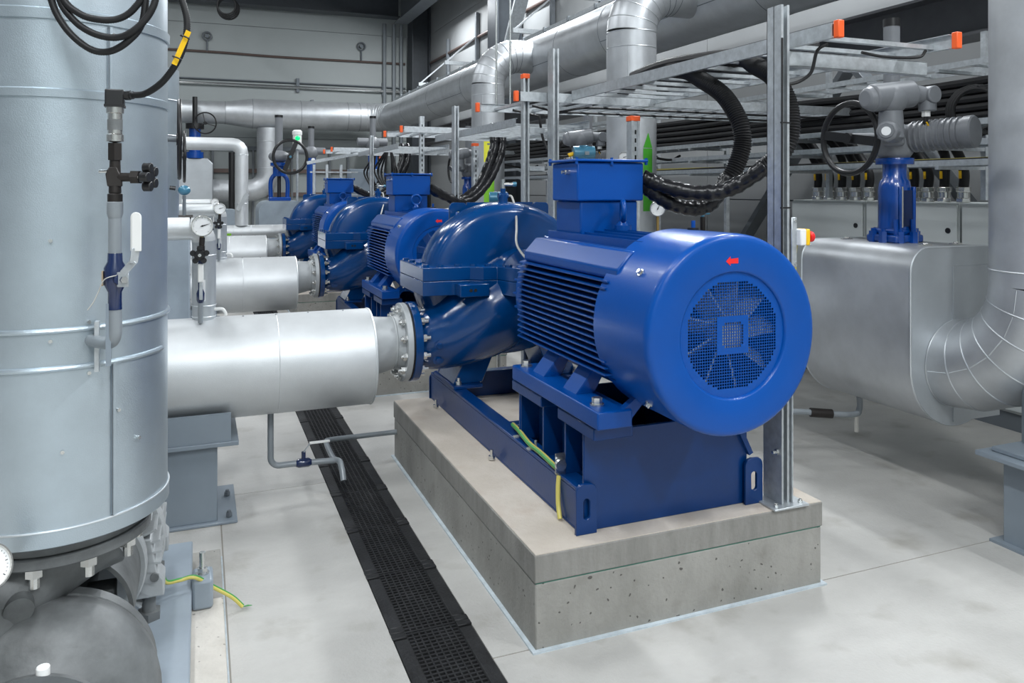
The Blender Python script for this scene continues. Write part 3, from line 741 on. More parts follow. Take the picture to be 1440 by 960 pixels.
def make_support():
    t = thing('pipe_support', (-0.05, SY, 0), 'blue-grey box support under the nearest thick silver pipe', 'support', 'pipe supports')
    Box(-0.44, 0.075, 3.99, 4.35, 0.012, 0.375).build('post', 'grey_paint', t, bev=0.004, seg=1)
    Box(-0.44, 0.17, 3.955, 4.42, 0.375, 0.395).build('plate', 'grey_paint', t, bev=0.002, seg=1)
    sd = MB().box(-0.44, 0.135, 3.965, 3.98, 0.396, 0.53).box(-0.44, 0.135, 4.40, 4.415, 0.396, 0.53).box(0.12, 0.135, 3.98, 4.40, 0.396, 0.455)
    sd.build('cradle', 'grey_paint', t, smooth=False)
    Box(-0.44, 0.165, 3.965, 4.46, 0.0, 0.014).build('foot_plate', 'grey_paint', t, bev=0.003, seg=1)
    for y in (4.02, 4.30):
        MB().cyl((0.128, y, 0.014), (0.128, y, 0.045), 0.009, n=8).bolt((0.128, y, 0.018), Z_, 0.016, 0.016).build('anchor_bolt', 'seam_dark', t)
    return t

OFF = [(0, 0, 0), (0, 3.5, 0), (0, 7.15, 0)]
ORD = ['nearest', 'second', 'third']
plinth = make_plinth(); frame = make_frame(); motor = make_motor(); pump = make_pump(); spipe = make_suction_pipe(); supp = make_support()
for i in (1, 2):
    m2 = dup(motor, OFF[i], ['', 'blue finned electric motor in the middle of the row, grille half hidden by a pump', 'small-looking blue finned motor farthest back in the row'][i], motor['group'])
    lifting_eye(m2, [0, PI / 2 + 0.1, PI / 2 - 0.3][i], OFF[i][1])
    dup(plinth, OFF[i], ['', 'concrete plinth behind the flange of the nearest thick silver pipe', 'concrete plinth farthest back, behind the second silver pipe'][i], plinth['group'])
    dup(frame, OFF[i], ['', 'blue steel base frame under the motor in the middle of the row', 'blue steel base frame under the farthest motor'][i], frame['group'])
    dup(pump, OFF[i], ['', 'dark blue domed pump between the two nearer motors', 'dark blue domed pump farthest back at the wheel valve'][i], pump['group'])
    dup(spipe, OFF[i], ['', 'silver clad pipe behind the pressure gauge leading to the second pump', 'small-looking silver clad pipe leading to the third pump'][i], spipe['group'])
    dup(supp, OFF[i], ['', 'blue-grey support under the second silver pipe', 'blue-grey support under the third silver pipe'][i], supp['group'])
F4 = None
lifting_eye(motor, -0.42)
# ------------------------------------------------------------------ left row: insulated vessels on small grey pumps
TX, TY, TR = -0.369, 2.515, 0.283
def make_vessel(tx, ty, zb, zt, label, bands=True):
    t = thing('insulated_riser', (tx, ty, zb), label, 'vessel', 'insulated vertical vessels on the left')
    c = V(tx, ty, 0)
    Lathe([(0.10, zb + 0.002), (TR - 0.006, zb + 0.002), (TR, zb + 0.006), (TR, zb + 0.045), (TR - 0.004, zb + 0.047), (TR - 0.004, zt)], c, Z_, 96).build('jacket', 'tank_cladding', t, ang=30)
    if bands:
        for z, r in ((zb + 0.046, 0.005), (1.149, 0.007), (1.244, 0.007)):
            if z > 1: MB().torus((tx, ty, z), Z_, TR - 0.003, r, 96, 8, PI * 0.9, PI * 1.9 if z < 1.2 else PI * 2.2, ref=(1, 0, 0)).build('bead', 'tank_cladding', t)
            else: MB().torus((tx, ty, z), Z_, TR - 0.001, 0.003, 96, 8).build('bead', 'seam_edge', t)
        for z0, z1 in ((1.828, 1.852), (2.022, 2.052)):
            Lathe([(TR - 0.006, z0), (TR + 0.0015, z0 + 0.001), (TR + 0.0025, z1 - 0.004), (TR - 0.004, z1)], c, Z_, 96).build('lap_band', 'tank_cladding', t, ang=30)
        # vertical lap seams: thin curved strips
        def strip(a, z0, z1, wd, th, m):
            Lathe([(TR - 0.006, z0), (TR + th, z0), (TR + th, z1), (TR - 0.006, z1)], c, Z_, 4, a - wd, a + wd, ref=(1, 0, 0)).build('lap_seam', m, t, smooth=False)
        a0 = math.atan2(2.214 - ty, -0.205 - tx)
        strip(a0 + 0.10, zb + 0.05, 1.149, 0.012, 0.003, 'tank_cladding')
        strip(a0 + 0.082, zb + 0.05, 1.149, 0.005, 0.0015, 'seam_dark')
        strip(a0 + 0.05, 1.854, 2.020, 0.004, 0.0015, 'seam_dark')
        strip(a0 + 0.07, 1.854, 2.020, 0.012, 0.003, 'tank_cladding')
        for (a, z) in ((a0 - 0.42, 1.22), (a0 - 0.42, 1.47), (a0 - 0.33, 0.94), (a0 + 0.14, 1.02), (a0 + 0.36, 0.93), (a0 + 0.09, 2.0), (a0 + 0.36, 1.48), (a0 - 0.12, 1.26), (a0 - 0.12, 1.13)):
            d = V(math.cos(a), math.sin(a), 0)
            MB().cyl(c + d * (TR - 0.004) + Z_ * z, c + d * (TR + 0.004) + Z_ * z, 0.005, n=8).build('screw', 'bolt_zinc', t)
    return t
v1 = make_vessel(TX, TY, 0.70, 2.75, 'big grey-blue insulated vertical vessel filling the left edge of the picture')
v2 = make_vessel(-0.44, 6.9, 0.70, 2.55, 'second insulated vertical vessel, mostly hidden behind the big one on the left', False)
for z in (1.35, 2.02, 2.30):
    MB().cyl((-0.44, 6.9, 0.0), (-0.44, 6.9, 0.72), 0.16, n=24).build('foot', 'grey_paint', v2) if z == 1.35 else None
    MB().torus((-0.44, 6.9, z), Z_, TR - 0.002, 0.005, 64, 6).build('bead', 'seam_edge', v2)

# grey circulation pump under the big vessel
t = thing('grey_pump', (TX, TY, 0.13), 'grey cast pump with bolted flange under the big vessel at the lower left', 'pump')
c = V(TX, 2.33, 0.25)
Lathe([(0.0, -0.16), (0.12, -0.16), (0.15, -0.15), (0.165, -0.12), (0.215, -0.105), (0.255, -0.06), (0.272, 0.0), (0.262, 0.06), (0.23, 0.09), (0.0, 0.09)], c, Y_, 56).build('volute', 'cast_grey', t, ang=60)
Lathe([(0.225, 0.075), (0.255, 0.085), (0.255, 0.125), (0.0, 0.125)], c, Y_, 56).build('volute_cover', 'cast_grey', t, ang=30)
MB().tube(crom([(TX - 0.20, 2.30, 0.30), (TX - 0.19, 2.33, 0.40), (TX - 0.135, 2.38, 0.49), (TX - 0.05, 2.46, 0.575), (TX, TY, 0.640)], 4), [0.15, 0.142, 0.135, 0.128, 0.122, 0.118, 0.115, 0.113, 0.112, 0.112, 0.113, 0.117, 0.125, 0.14, 0.155, 0.175, 0.195], 40).build('discharge_neck', 'cast_grey', t, ang=60)
fl = Cyl((TX, TY, 0.632), (TX, TY, 0.662), 0.235, n=56).build('lower_flange', 'cast_grey', t, bev=0.004)
Lathe([(0.05, 0.664), (0.225, 0.664), (0.225, 0.684), (0.262, 0.699), (0.05, 0.699)], V(TX, TY, 0), Z_, 56).build('upper_flange', 'cast_grey', t, ang=30)
for k in range(10):
    a = 2 * PI * k / 10 - 1.075
    p = V(TX + 0.20 * math.cos(a), TY + 0.20 * math.sin(a), 0.632)
    MB().cyl(p, p - Z_ * 0.026, 0.022, n=6).cyl(p - Z_ * 0.024, p - Z_ * 0.055, 0.013, n=10).build('flange_bolt', 'bolt_zinc', fl)
Cyl((-0.44, 2.37, 0.545), (-0.425, 2.29, 0.535), 0.034, n=24).build('casting_boss', 'cast_grey', t)
Lathe([(0.12, 0.0), (0.12, -0.015), (0.20, -0.018), (0.205, -0.04), (0.0, -0.04)], c + V(-0.01, -0.17, 0.0), Y_, 48).build('suction_flange', 'cast_grey', t, ang=40)
# lantern, coupling and motor
lan = MB()
lan.lathe([(0.175, 2.55), (0.187, 2.55), (0.187, 2.84), (0.175, 2.84), (0.175, 2.55)], V(TX, 0, 0.36), Y_, 40, -PI - 0.3, 0.3, ref=(1, 0, 0))
lan.build('lantern', 'cast_grey', t, ang=40)
MB().cyl((TX, 2.45, 0.36), (TX, 2.84, 0.36), 0.065, n=20).build('shaft_coupling', 'cast_grey', t)
for (x0, x1, z0, z1) in ((-0.10, 0.13, 0.33, 0.40), (0.03, 0.15, 0.24, 0.29)):
    Box(TX + x0, TX + x1, 2.62, 2.70, z0, z1).build('coupling_claw', 'cast_grey', t, bev=0.006)
mo = Cyl((TX, 2.90, 0.36), (TX, 3.40, 0.36), 0.19, n=40).build('motor_body', 'fin_grey', t)
for k in range(40):
    a = 2 * PI * k / 40 + 0.05; d = V(math.cos(a), 0, math.sin(a)); u = V(-math.sin(a), 0, math.cos(a))
    MB().obox(V(TX, 3.12, 0.36) + d * 0.217, d * 0.030, Y_ * 0.22, u * 0.0035).build('motor_fin', 'pale_grey_pipe', mo, smooth=False)
Lathe([(0.0, 2.838), (0.20, 2.838), (0.205, 2.845), (0.205, 2.89), (0.0, 2.89)], V(TX, 0, 0.36), Y_, 44).build('end_shield', 'pale_grey_pipe', t, ang=30)
Lathe([(0.19, 3.03), (0.248, 3.03), (0.254, 3.036), (0.254, 3.094), (0.248, 3.10), (0.19, 3.10)], V(TX, 0, 0.36), Y_, 44).build('end_ring', 'pale_grey_pipe', t, ang=30)
for s in (1, -1):
    for y in (2.95, 3.30):
        x = TX + s * 0.205
        ft = MB().prism([(x - s * 0.06, 0.22), (x + s * 0.05, 0.22), (x + s * 0.05, 0.275), (x + s * 0.03, 0.30), (x + s * 0.01, 0.42), (x - s * 0.06, 0.42)], (0, y - 0.05, 0), X_, Z_, Y_ * 0.10).build('motor_foot', 'pale_grey_pipe', t, bev=0.006)
        Cyl((x, y, 0.155), (x, y, 0.22), 0.022, n=16).build('levelling_screw', 'cast_grey', ft)
        Cyl((x, y, 0.13), (x, y, 0.157), 0.040, n=6).build('levelling_nut', 'cast_grey', ft)
        Cyl((x + s * 0.02, y - 0.051, 0.29), (x + s * 0.02, y - 0.06, 0.29), 0.014, n=12).build('foot_boss', 'cast_grey', ft)
bp = thing('pump_base_plate', (-0.37, 2.4, 0.045), 'blue-grey steel base plate under the grey cast pump', 'base')
Box(-0.72, -0.030, 1.2, 3.53, 0.045, 0.13).build('plate', 'base_plate_grey', bp, bev=0.006)
lg = Box(-0.030, 0.044, 3.10, 3.22, 0.045, 0.155).build('fixing_lug', 'base_plate_grey', bp, bev=0.012)
MB().cyl((0.007, 3.16, 0.155), (0.007, 3.16, 0.160), 0.024, n=16).bolt((0.007, 3.16, 0.16), Z_, 0.019, 0.018).cyl((0.007, 3.16, 0.175), (0.007, 3.16, 0.235), 0.0115, n=12).build('anchor_bolt', 'bolt_zinc', lg)
sp = thing('low_plinth', (-0.4, 2.2, 0), 'low pale concrete plinth under the blue-grey base plate at the lower left', 'plinth')
Box(-0.95, 0.080, 1.0, 3.18, 0.0, 0.045).build('body', 'strip_concrete', sp, bev=0.004)
Box(-0.95, 0.080, 3.18, 3.62, 0.0, 0.040).build('shadow_tinted_rear', 'plinth_side', sp, bev=0.004)  # rear stretch of the plinth; its darker concrete colour paints in a shadow band
Box(0.080, 0.0878, 1.0, 3.62, 0.0, 0.006).build('sealant_bead', 'sealant', sp, smooth=False)
# earthing wire
t = thing('earth_wire', (0.148, 3.14, 0.0), 'yellow-green earth wire with a frayed end lying beside the base plate', 'wire')
pts = crom([(-0.126, 3.01, 0.255), (-0.115, 3.04, 0.20), (-0.07, 3.085, 0.178), (-0.02, 3.10, 0.172), (0.044, 3.13, 0.11), (0.11, 3.14, 0.055), (0.148, 3.14, 0.012)], 8)
Tube(pts, 0.0065, 8).build('core', 'earth_yellow', t)
Tube([p + V(0.003, 0.003, 0.003) for p in pts], 0.0048, 8).build('stripe', 'earth_green', t)
fr = MB()
for k in range(5):
    p = pts[-1]; fr.tube([p, p + V(0.022 + 0.003 * k, 0.010 - 0.006 * k, -0.002 + 0.002 * k)], 0.0014, 5)
fr.build('frayed_end', 'earth_green', t)
# gauge at the lower left edge
def gauge(name, c, face, r, lab, needle=0.5, grp=None, stem=None, rim='steel_bright'):
    c = Vector(c); f = Vector(face).normalized()
    t = thing(name, c - V(0, 0, r), lab, 'gauge', grp)
    u, v = f.cross(Z_).normalized() * -1, Z_
    v = (Z_ - f * f.z).normalized(); u = v.cross(f)
    Lathe([(0.0, -0.035), (r * 0.96, -0.035), (r, -0.03), (r, 0.0), (r * 0.96, 0.006), (r * 0.89, 0.006), (r * 0.88, 0.0)], c, f, 40).build('case', rim, t, ang=40)
    dl = Cyl(c - f * 0.004, c - f * 0.001, r * 0.89, n=40).build('dial', 'dial_white', t)
    mk = MB()
    for k in range(25):
        a = math.radians(225 - 270 * k / 24); d = u * math.cos(a) + v * math.sin(a); L = 0.10 if k % 4 == 0 else 0.05
        e = d.cross(f)
        mk.obox(c + d * r * (0.80 - L / 2), d * r * L / 2, e * r * (0.014 if k % 4 == 0 else 0.008), f * 0.0006)
    mk.build('scale_marks', 'black_plastic', dl, smooth=False)
    a = math.radians(225 - 270 * needle); d = u * math.cos(a) + v * math.sin(a); e = d.cross(f)
    MB().prism([(-0.16, -0.035), (0.15, -0.045), (0.68, -0.008), (0.68, 0.008), (0.15, 0.045), (-0.16, 0.035)], c + f * 0.001, d * r, e * r, f * 0.0015).cyl(c, c + f * 0.004, r * 0.08, n=12).build('needle', 'black_plastic', dl, smooth=False)
    if stem: Cyl(c - V(0, 0, r * 0.95) - f * 0.016, c - V(0, 0, r + stem) - f * 0.016, 0.009, n=10).build('stem', 'brass', t)
    return t
gl = gauge('pressure_gauge', (-0.452, 2.115, 0.73), (0.62, -0.65, 0.35), 0.054, 'chrome-rimmed gauge cut off by the lower left edge beside the grey pump flange', 0.4, 'pressure gauges')

Tube([(-0.47, 2.14, 0.70), (-0.48, 2.16, 0.60), (-0.48, 2.22, 0.50)], 0.009, 10).build('stem', 'brass', gl)
MB().cyl((-0.347, 2.135, 0.435), (-0.347, 2.135, 0.468), 0.015, n=14).build('white_plug', 'white_plastic', t if False else [o for o in COL.objects if o.name == 'grey_pump'][0], bev=0.003)
# pressure sensor branch on the big vessel
t = thing('sensor_branch', (-0.196, 2.155, 1.214), 'grey vertical branch pipe with a navy ball valve and pressure sensor on the big vessel', 'valve')
bx, by = -0.196, 2.155
MB().tube([(-0.262, 2.262, 1.213), (-0.243, 2.222, 1.213)] + arc((-0.2345, 2.2155, 1.245), V(0.55, -0.83, 0).normalized(), V(0, 0, -1), 0.034, PI / 2, 0, 6)[1:] if False else crom([(-0.265, 2.268, 1.212), (-0.236, 2.220, 1.212), (-0.208, 2.174, 1.218), (bx, by, 1.242), (bx, by, 1.30)], 6), 0.0155, 18).build('elbow_pipe', 'pipe_grey', t)
Cyl((bx, by, 1.28), (bx, by, 1.53), 0.0150, n=20).build('riser_pipe', 'pipe_grey', t)
Lathe([(0.0155, 1.528), (0.0185, 1.538), (0.0185, 1.566), (0.0165, 1.568)], V(bx, by, 0), Z_, 24).build('socket', 'pipe_grey', t, ang=40)
vb = Lathe([(0.016, 1.302), (0.016, 1.345), (0.0245, 1.363), (0.0252, 1.405), (0.0175, 1.42), (0.0165, 1.44), (0.016, 1.441)], V(bx, by, 0), Z_, 28).build('ball_valve', 'navy_paint', t, ang=40)
sd = V(0.45, -0.89, 0)
MB().cyl((bx, by, 1.378), V(bx, by, 1.378) + sd * 0.032, 0.014, n=16).build('valve_stem', 'navy_paint', vb)
hx = V(bx, by, 0) + sd * 0.036
rt = V(0.93, -0.37, 0)
hd = MB()
hd.obox(hx + V(0, 0, 1.378) + rt * 0.004, rt * 0.014, sd * 0.002, Z_ * 0.018)
hd.bar(hx + rt * 0.004 + Z_ * 1.392, hx + rt * 0.032 + Z_ * 1.424, 0.004, 0.018, up=(-0.7 * rt.x, -0.7 * rt.y, 0.7))
hd.bar(hx + rt * 0.030 + Z_ * 1.418, hx + rt * 0.036 + Z_ * 1.455, 0.020, 0.004, up=tuple(sd))
lv = hd.build('lever', 'galvanised', vb, bev=0.001, seg=1)
n = 10
poly = [(-0.0125, 0)] + [(-0.0125, 0.083)] + [(-0.0125 * math.cos(PI * k / 8), 0.083 + 0.0125 * math.sin(PI * k / 8)) for k in range(1, 8)] + [(0.0125, 0.083), (0.0125, 0)]
MB().prism(poly, hx + rt * 0.036 + Z_ * 1.447 - sd * 0.004, rt, Z_, sd * 0.009).build('lever_sleeve', 'white_plastic', lv, bev=0.002)
MB().bolt(hx + V(0, 0, 1.378) + rt * 0.004 + sd * 0.002, sd, 0.009, 0.008).build('lever_nut', 'bolt_zinc', lv)
MB().box(bx - 0.0285, bx - 0.0255, by - 0.012, by + 0.006, 1.362, 1.398).build('paper_tag', 'cardboard', vb, smooth=False)
Tube(crom([(bx + 0.012, by - 0.03, 1.39), (bx - 0.02, by - 0.028, 1.38), (bx - 0.034, by - 0.02, 1.35), (bx - 0.045, by - 0.02, 1.325), (bx - 0.058, by - 0.02, 1.306)], 6), 0.0014, 6).build('seal_wire', 'hose_grey', vb)
# needle valve
nv = MB().cyl((bx, by, 1.566), (bx, by, 1.588), 0.0172, n=20).cyl((bx, by, 1.588), (bx, by, 1.66), 0.0145, 0.0125, n=16).cyl((bx, by, 1.655), (bx, by, 1.675), 0.0125, 0.012, n=16).prism([(-0.016, 0), (0.016, 0), (0.016, 0.022), (0.004, 0.048), (-0.012, 0.048), (-0.020, 0.03)], (bx, by - 0.014, 1.605), X_, Z_, Y_ * 0.028).build('needle_valve', 'fitting_black', t, bev=0.002, seg=1)
rv = V(0.93, -0.37, 0)
p = V(bx, by, 1.628)
MB().cyl(p, p + rv * 0.052, 0.011, n=16).cyl(p + rv * 0.042, p + rv * 0.062, 0.0175, n=6).build('bonnet', 'fitting_black', nv)
Cyl(p + rv * 0.06, p + rv * 0.08, 0.004, n=10).build('spindle', 'steel_bright', nv)
hw = MB()
hw.cyl(p + rv * 0.076, p + rv * 0.092, 0.018, n=20)
u, v = perp(rv)
for k in range(5):
    a = 2 * PI * k / 5; d = u * math.cos(a) + v * math.sin(a)
    hw.cyl(p + rv * 0.074 + d * 0.024, p + rv * 0.094 + d * 0.024, 0.0125, n=14)
hw.build('hand_knob', 'black_plastic', nv, bev=0.002)
Cyl(p - rv * 0.018 + Z_ * 0.014, p - rv * 0.038 + Z_ * 0.014, 0.005, n=10).build('bleed_screw', 'bolt_zinc', nv)
Cyl((bx, by, 1.67), (bx, by, 1.712), 0.0168, n=6).build('adapter_nut', 'fitting_black', t)
ts = Lathe([(0.0, 1.712), (0.010, 1.714), (0.0195, 1.716), (0.0195, 1.732), (0.0165, 1.735), (0.0165, 1.784), (0.020, 1.786), (0.0205, 1.80), (0.0, 1.80)], V(bx, by, 0), Z_, 28).build('pressure_sensor', 'steel_bright', t, ang=35)
Lathe([(0.0168, 1.744), (0.0172, 1.744), (0.0172, 1.770), (0.0168, 1.770)], V(bx, by, 0), Z_, 28).build('type_label', 'cast_grey', ts, ang=35)
cn = Box(bx - 0.021, bx + 0.021, by - 0.021, by + 0.021, 1.801, 1.843).build('connector', 'black_plastic', ts, bev=0.003)
MB().box(bx - 0.0225, bx + 0.0225, by - 0.0225, by + 0.0225, 1.80, 1.806).build('seal', 'rubber', cn, smooth=False)
MB().cyl(V(bx, by, 1.830) + rv * 0.02, V(bx, by, 1.830) + rv * 0.045, 0.010, n=16).cyl(V(bx, by, 1.830) + rv * 0.026, V(bx, by, 1.830) + rv * 0.038, 0.0122, n=8).build('cable_gland', 'black_plastic', cn)
# bracket holding the branch
t2 = thing('branch_bracket', (-0.222, 2.205, 1.13), 'thin bent galvanised bracket behind the grey branch pipe elbow', 'bracket')
MB().box(-0.216, -0.204, 2.146, 2.150, 1.165, 1.318).box(-0.216, -0.212, 2.15, 2.25, 1.165, 1.20).build('strip', 'grey_paint', t2, smooth=False)
MB().box(-0.250, -0.240, 2.232, 2.258, 1.135, 1.262).build('clip', 'galvanised', t2, smooth=False)
# corrugated sensor cable
t = thing('sensor_cable', (-0.03, 2.02, 1.84), 'black corrugated cable from the pressure sensor with a yellow tag and loose loops', 'cable')
pts = crom([V(bx, by, 1.830) + rv * 0.04, (-0.125, 2.105, 1.832), (-0.085, 2.05, 1.855), (-0.052, 2.02, 1.90), (-0.034, 2.012, 1.95), (-0.030, 2.012, 2.00), (-0.042, 2.016, 2.05), (-0.062, 2.02, 2.10), (-0.09, 2.03, 2.2)], 10)
rp = []
def ribs(pts, r, step, amp=0.14):
    """resample a path and give it corrugation"""
    L = [0.0]
    for a, b in zip(pts[:-1], pts[1:]): L.append(L[-1] + (b - a).length)
    n = max(8, int(L[-1] / step) * 2); out = []; R = []; j = 0
    for i in range(n + 1):
        s = L[-1] * i / n
        while j < len(L) - 2 and L[j + 1] < s: j += 1
        f = (s - L[j]) / max(1e-9, L[j + 1] - L[j])
        out.append(pts[j].lerp(pts[j + 1], f)); R.append(r * (1 + amp * (1 if i % 2 else -1) / 2))
    return out, R
a, b = ribs(pts, 0.0078, 0.005)
Tube(a, b, 10).build('conduit', 'rubber', t, ang=80)
loops = [[(-0.340, 2.12, 2.20), (-0.33, 2.118, 2.06), (-0.30, 2.112, 1.985), (-0.25, 2.10, 1.935), (-0.205, 2.088, 1.926), (-0.16, 2.065, 1.95), (-0.128, 2.06, 2.0), (-0.12, 2.06, 2.10), (-0.118, 2.06, 2.2)],
         [(-0.318, 2.118, 2.20), (-0.312, 2.115, 2.06), (-0.28, 2.10, 2.0), (-0.235, 2.08, 1.966), (-0.185, 2.065, 1.957), (-0.145, 2.05, 1.975), (-0.11, 2.045, 2.02), (-0.095, 2.045, 2.08), (-0.09, 2.045, 2.2)],
         [(-0.322, 2.11, 2.20), (-0.305, 2.105, 2.06), (-0.265, 2.09, 2.012), (-0.215, 2.075, 1.998), (-0.175, 2.068, 2.005), (-0.145, 2.06, 2.03), (-0.128, 2.055, 2.07), (-0.125, 2.055, 2.2)]]
for lp in loops:
    a, b = ribs(crom(lp, 8), 0.0082, 0.005)
    Tube(a, b, 10).build('loop', 'rubber', t, ang=80)
d = (V(-0.030, 2.004, 1.958) - V(-0.050, 2.008, 1.905)).normalized()
MB().bar(V(-0.026, 2.000, 1.972), V(-0.058, 2.008, 1.892), 0.012, 0.003, up=(0.5, -0.8, 0.1)).build('yellow_tag', 'yellow_plastic', t, smooth=False)
for p in ((-0.0345, 2.004, 1.958), (-0.0515, 2.008, 1.908)):
    MB().torus(p, d, 0.0105, 0.002, 14, 6).build('cable_tie', 'black_plastic', t)

# vertical clad stub with gauge on the nearest suction pipe
def elbow(m, c, u, v, R, r, n=6, seg=32, a0=0, a1=PI / 2):
    return m.tube(arc(c, u, v, R, a0, a1, n), r, seg)
t = thing('bypass_pipe', (0.016, SY, 0.94), 'slim silver clad riser standing on the nearest thick silver pipe', 'pipe')
Cyl((0.016, SY, 0.90), (0.016, SY, 1.34), 0.056, n=36).build('riser_cladding', 'cladding_dull', t)
MB().tube(arc((-0.05, SY, 1.335), X_, Z_, 0.066, 0, PI / 2, 6), 0.056, 32).tube([(-0.05, SY, 1.401), (-0.40, SY, 1.401)], 0.056, 32).build('elbow_cladding', 'bright_cladding', t, ang=20)
for z in (1.27, 1.02, 0.965):
    MB().torus((0.016, SY, z), Z_, 0.056, 0.003, 36, 6).build('bead', 'seam_edge', t)
Box(0.004, 0.022, SY - 0.0575, SY - 0.055, 1.045, 1.15).build('white_label', 'dial_white', t, smooth=False)
MB().tube(crom([(0.06, SY - 0.02, 0.998), (0.10, SY - 0.03, 0.998), (0.115, SY - 0.03, 0.98), (0.118, SY - 0.03, 0.965)], 5), 0.008, 10).build('white_spout', 'white_plastic', t)
gauge('pressure_gauge', (0.008, 4.09, 1.418), (0.05, -0.95, 0.06), 0.052, 'large round white pressure gauge at the slim silver riser', 0.77, 'pressure gauges', 0.02)
t = thing('gauge_valve', (-0.008, 4.10, 1.1), 'small navy valve with a white lever and black star knob under the large pressure gauge', 'valve')
MB().cyl((0.008, 4.105, 1.362), (0.004, 4.105, 1.31), 0.013, n=12).cyl((0.002, 4.105, 1.26), (0.002, 4.105, 1.32), 0.018, n=12).build('cock_body', 'fitting_black', t)
hw = MB().cyl((-0.004, 4.085, 1.278), (-0.004, 4.065, 1.278), 0.026, n=20)
for k in range(5):
    a = 2 * PI * k / 5 + 0.3
    hw.cyl((-0.004 + 0.032 * math.cos(a), 4.085, 1.278 + 0.032 * math.sin(a)), (-0.004 + 0.032 * math.cos(a), 4.065, 1.278 + 0.032 * math.sin(a)), 0.014, n=12)
hw.build('star_knob', 'black_plastic', t)
MB().cyl((-0.004, 4.064, 1.278), (-0.004, 4.060, 1.278), 0.008, n=10).build('knob_screw', 'bolt_zinc', t)
Lathe([(0.011, 1.04), (0.018, 1.055), (0.019, 1.09), (0.011, 1.11), (0.011, 1.26)], V(0.0, 4.11, 0), Z_, 20).build('ball_valve', 'navy_paint', t, ang=40)
Cyl((0.0, 4.11, 0.945), (0.0, 4.11, 1.045), 0.012, n=14).build('stub', 'pipe_grey', t)
Box(-0.012, 0.014, 4.078, 4.088, 1.145, 1.235).build('lever_sleeve', 'white_plastic', t, bev=0.005)
Box(-0.006, 0.010, 4.082, 4.088, 1.06, 1.15).build('lever', 'galvanised', t, bev=0.002, seg=1)

# drain pipe over the floor channel
t = thing('drain_pipe', (0.335, SY, 0.06), 'grey drain pipe with a small lever valve bent over the floor grates', 'pipe')
r = 0.0155
MB().tube([(0.335, SY, 0.46), (0.335, SY, 0.22)] + arc((0.38, SY, 0.215), V(-1, 0, 0), V(0, 0, -1), 0.045, 0, PI / 2, 6) + [(0.45, SY, 0.170), (0.655, SY, 0.160)] + arc((0.655, SY - 0.03, 0.155), Z_ * 0.3 + X_ * 0.0 + Y_ * 0.95, X_, 0.03, 0, PI / 2, 4)[1:] + [(0.692, SY - 0.05, 0.12), (0.694, SY - 0.08, 0.075)], r, 16).build('lower_pipe', 'pipe_grey', t, ang=60)
MB().tube(crom([(0.66, SY + 0.0, 0.163), (0.655, SY + 0.09, 0.165), (0.66, SY + 0.30, 0.165), (0.69, SY + 0.335, 0.165), (0.78, SY + 0.34, 0.165), (1.074, SY + 0.34, 0.165)], 5), r * 0.93, 14).build('branch_pipe', 'pipe_grey', t, ang=60)
Lathe([(0.0165, 0.462), (0.023, 0.475), (0.023, 0.525), (0.0165, 0.54)], V(0, SY, 0.168), X_, 20).build('ball_valve', 'navy_paint', t, ang=40)
MB().cyl((0.50, SY, 0.185), (0.50, SY, 0.225), 0.011, n=12).build('valve_stem', 'navy_paint', t)
lv = MB().bar((0.50, SY, 0.222), (0.535, SY, 0.268), 0.014, 0.003, up=(-0.6, 0, 0.6)).build('lever', 'galvanised', t, smooth=False)
Box(0.53, 0.635, SY - 0.009, SY + 0.009, 0.262, 0.272).build('lever_sleeve', 'white_plastic', lv, bev=0.002)
# ------------------------------------------------------------------ left background
def tree_of(label): return [o for o in COL.objects if o.parent is None and o.get('label') == label][0]
byp = tree_of('slim silver clad riser standing on the nearest thick silver pipe')
gv = tree_of('small navy valve with a white lever and black star knob under the large pressure gauge')
gg = tree_of('large round white pressure gauge at the slim silver riser')
for (off, a, b, c) in (((0.155, 3.5, 0), 'slim silver riser on the second silver pipe, behind the large gauge', 'small valve under the medium pressure gauge, on the second silver pipe', 'medium pressure gauge above and right of the large one'),
                       ((0.17, 7.15, 0), 'slim silver riser on the third silver pipe', 'small valve under the smallest pressure gauge, on the third silver pipe', 'smallest pressure gauge, uppermost of the three together')):
    dup(byp, off, a); dup(gv, off, b); dup(gg, off, c)
t = thing('tall_grey_box', (-0.25, 4.8, 0), 'tall narrow blue-grey sheet metal box behind the nearest silver pipe and left of its riser', 'box')
Box(-0.47, -0.055, 4.60, 5.05, 0.0, 1.345).build('body', 'base_plate_grey', t, bev=0.006)
Box(-0.472, -0.053, 4.598, 5.052, 1.345, 1.352).build('lid', 'base_plate_grey', t, bev=0.002, seg=1)
for k in range(9):
    MB().cyl((-0.053, 4.63, 0.15 + 0.14 * k), (-0.050, 4.63, 0.15 + 0.14 * k), 0.006, n=8).build('screw', 'bolt_zinc', t)
t = thing('transmitter', (-0.085, 4.76, 1.352), 'small blue transmitter head on a thin stalk above the tall grey box', 'sensor')
Cyl((-0.085, 4.76, 1.352), (-0.085, 4.76, 1.56), 0.010, n=10).build('stalk', 'seam_dark', t)
MB().cyl((-0.115, 4.76, 1.44), (-0.04, 4.76, 1.44), 0.012, n=10).build('cock', 'fitting_black', t)
MB().sphere((-0.085, 4.76, 1.59), 0.030, 20, 12, (1.1, 0.9, 0.95)).build('head', 'sensor_blue', t)
MB().cyl((-0.13, 4.76, 1.60), (-0.16, 4.76, 1.605), 0.012, n=10).build('cable_gland', 'black_plastic', t)

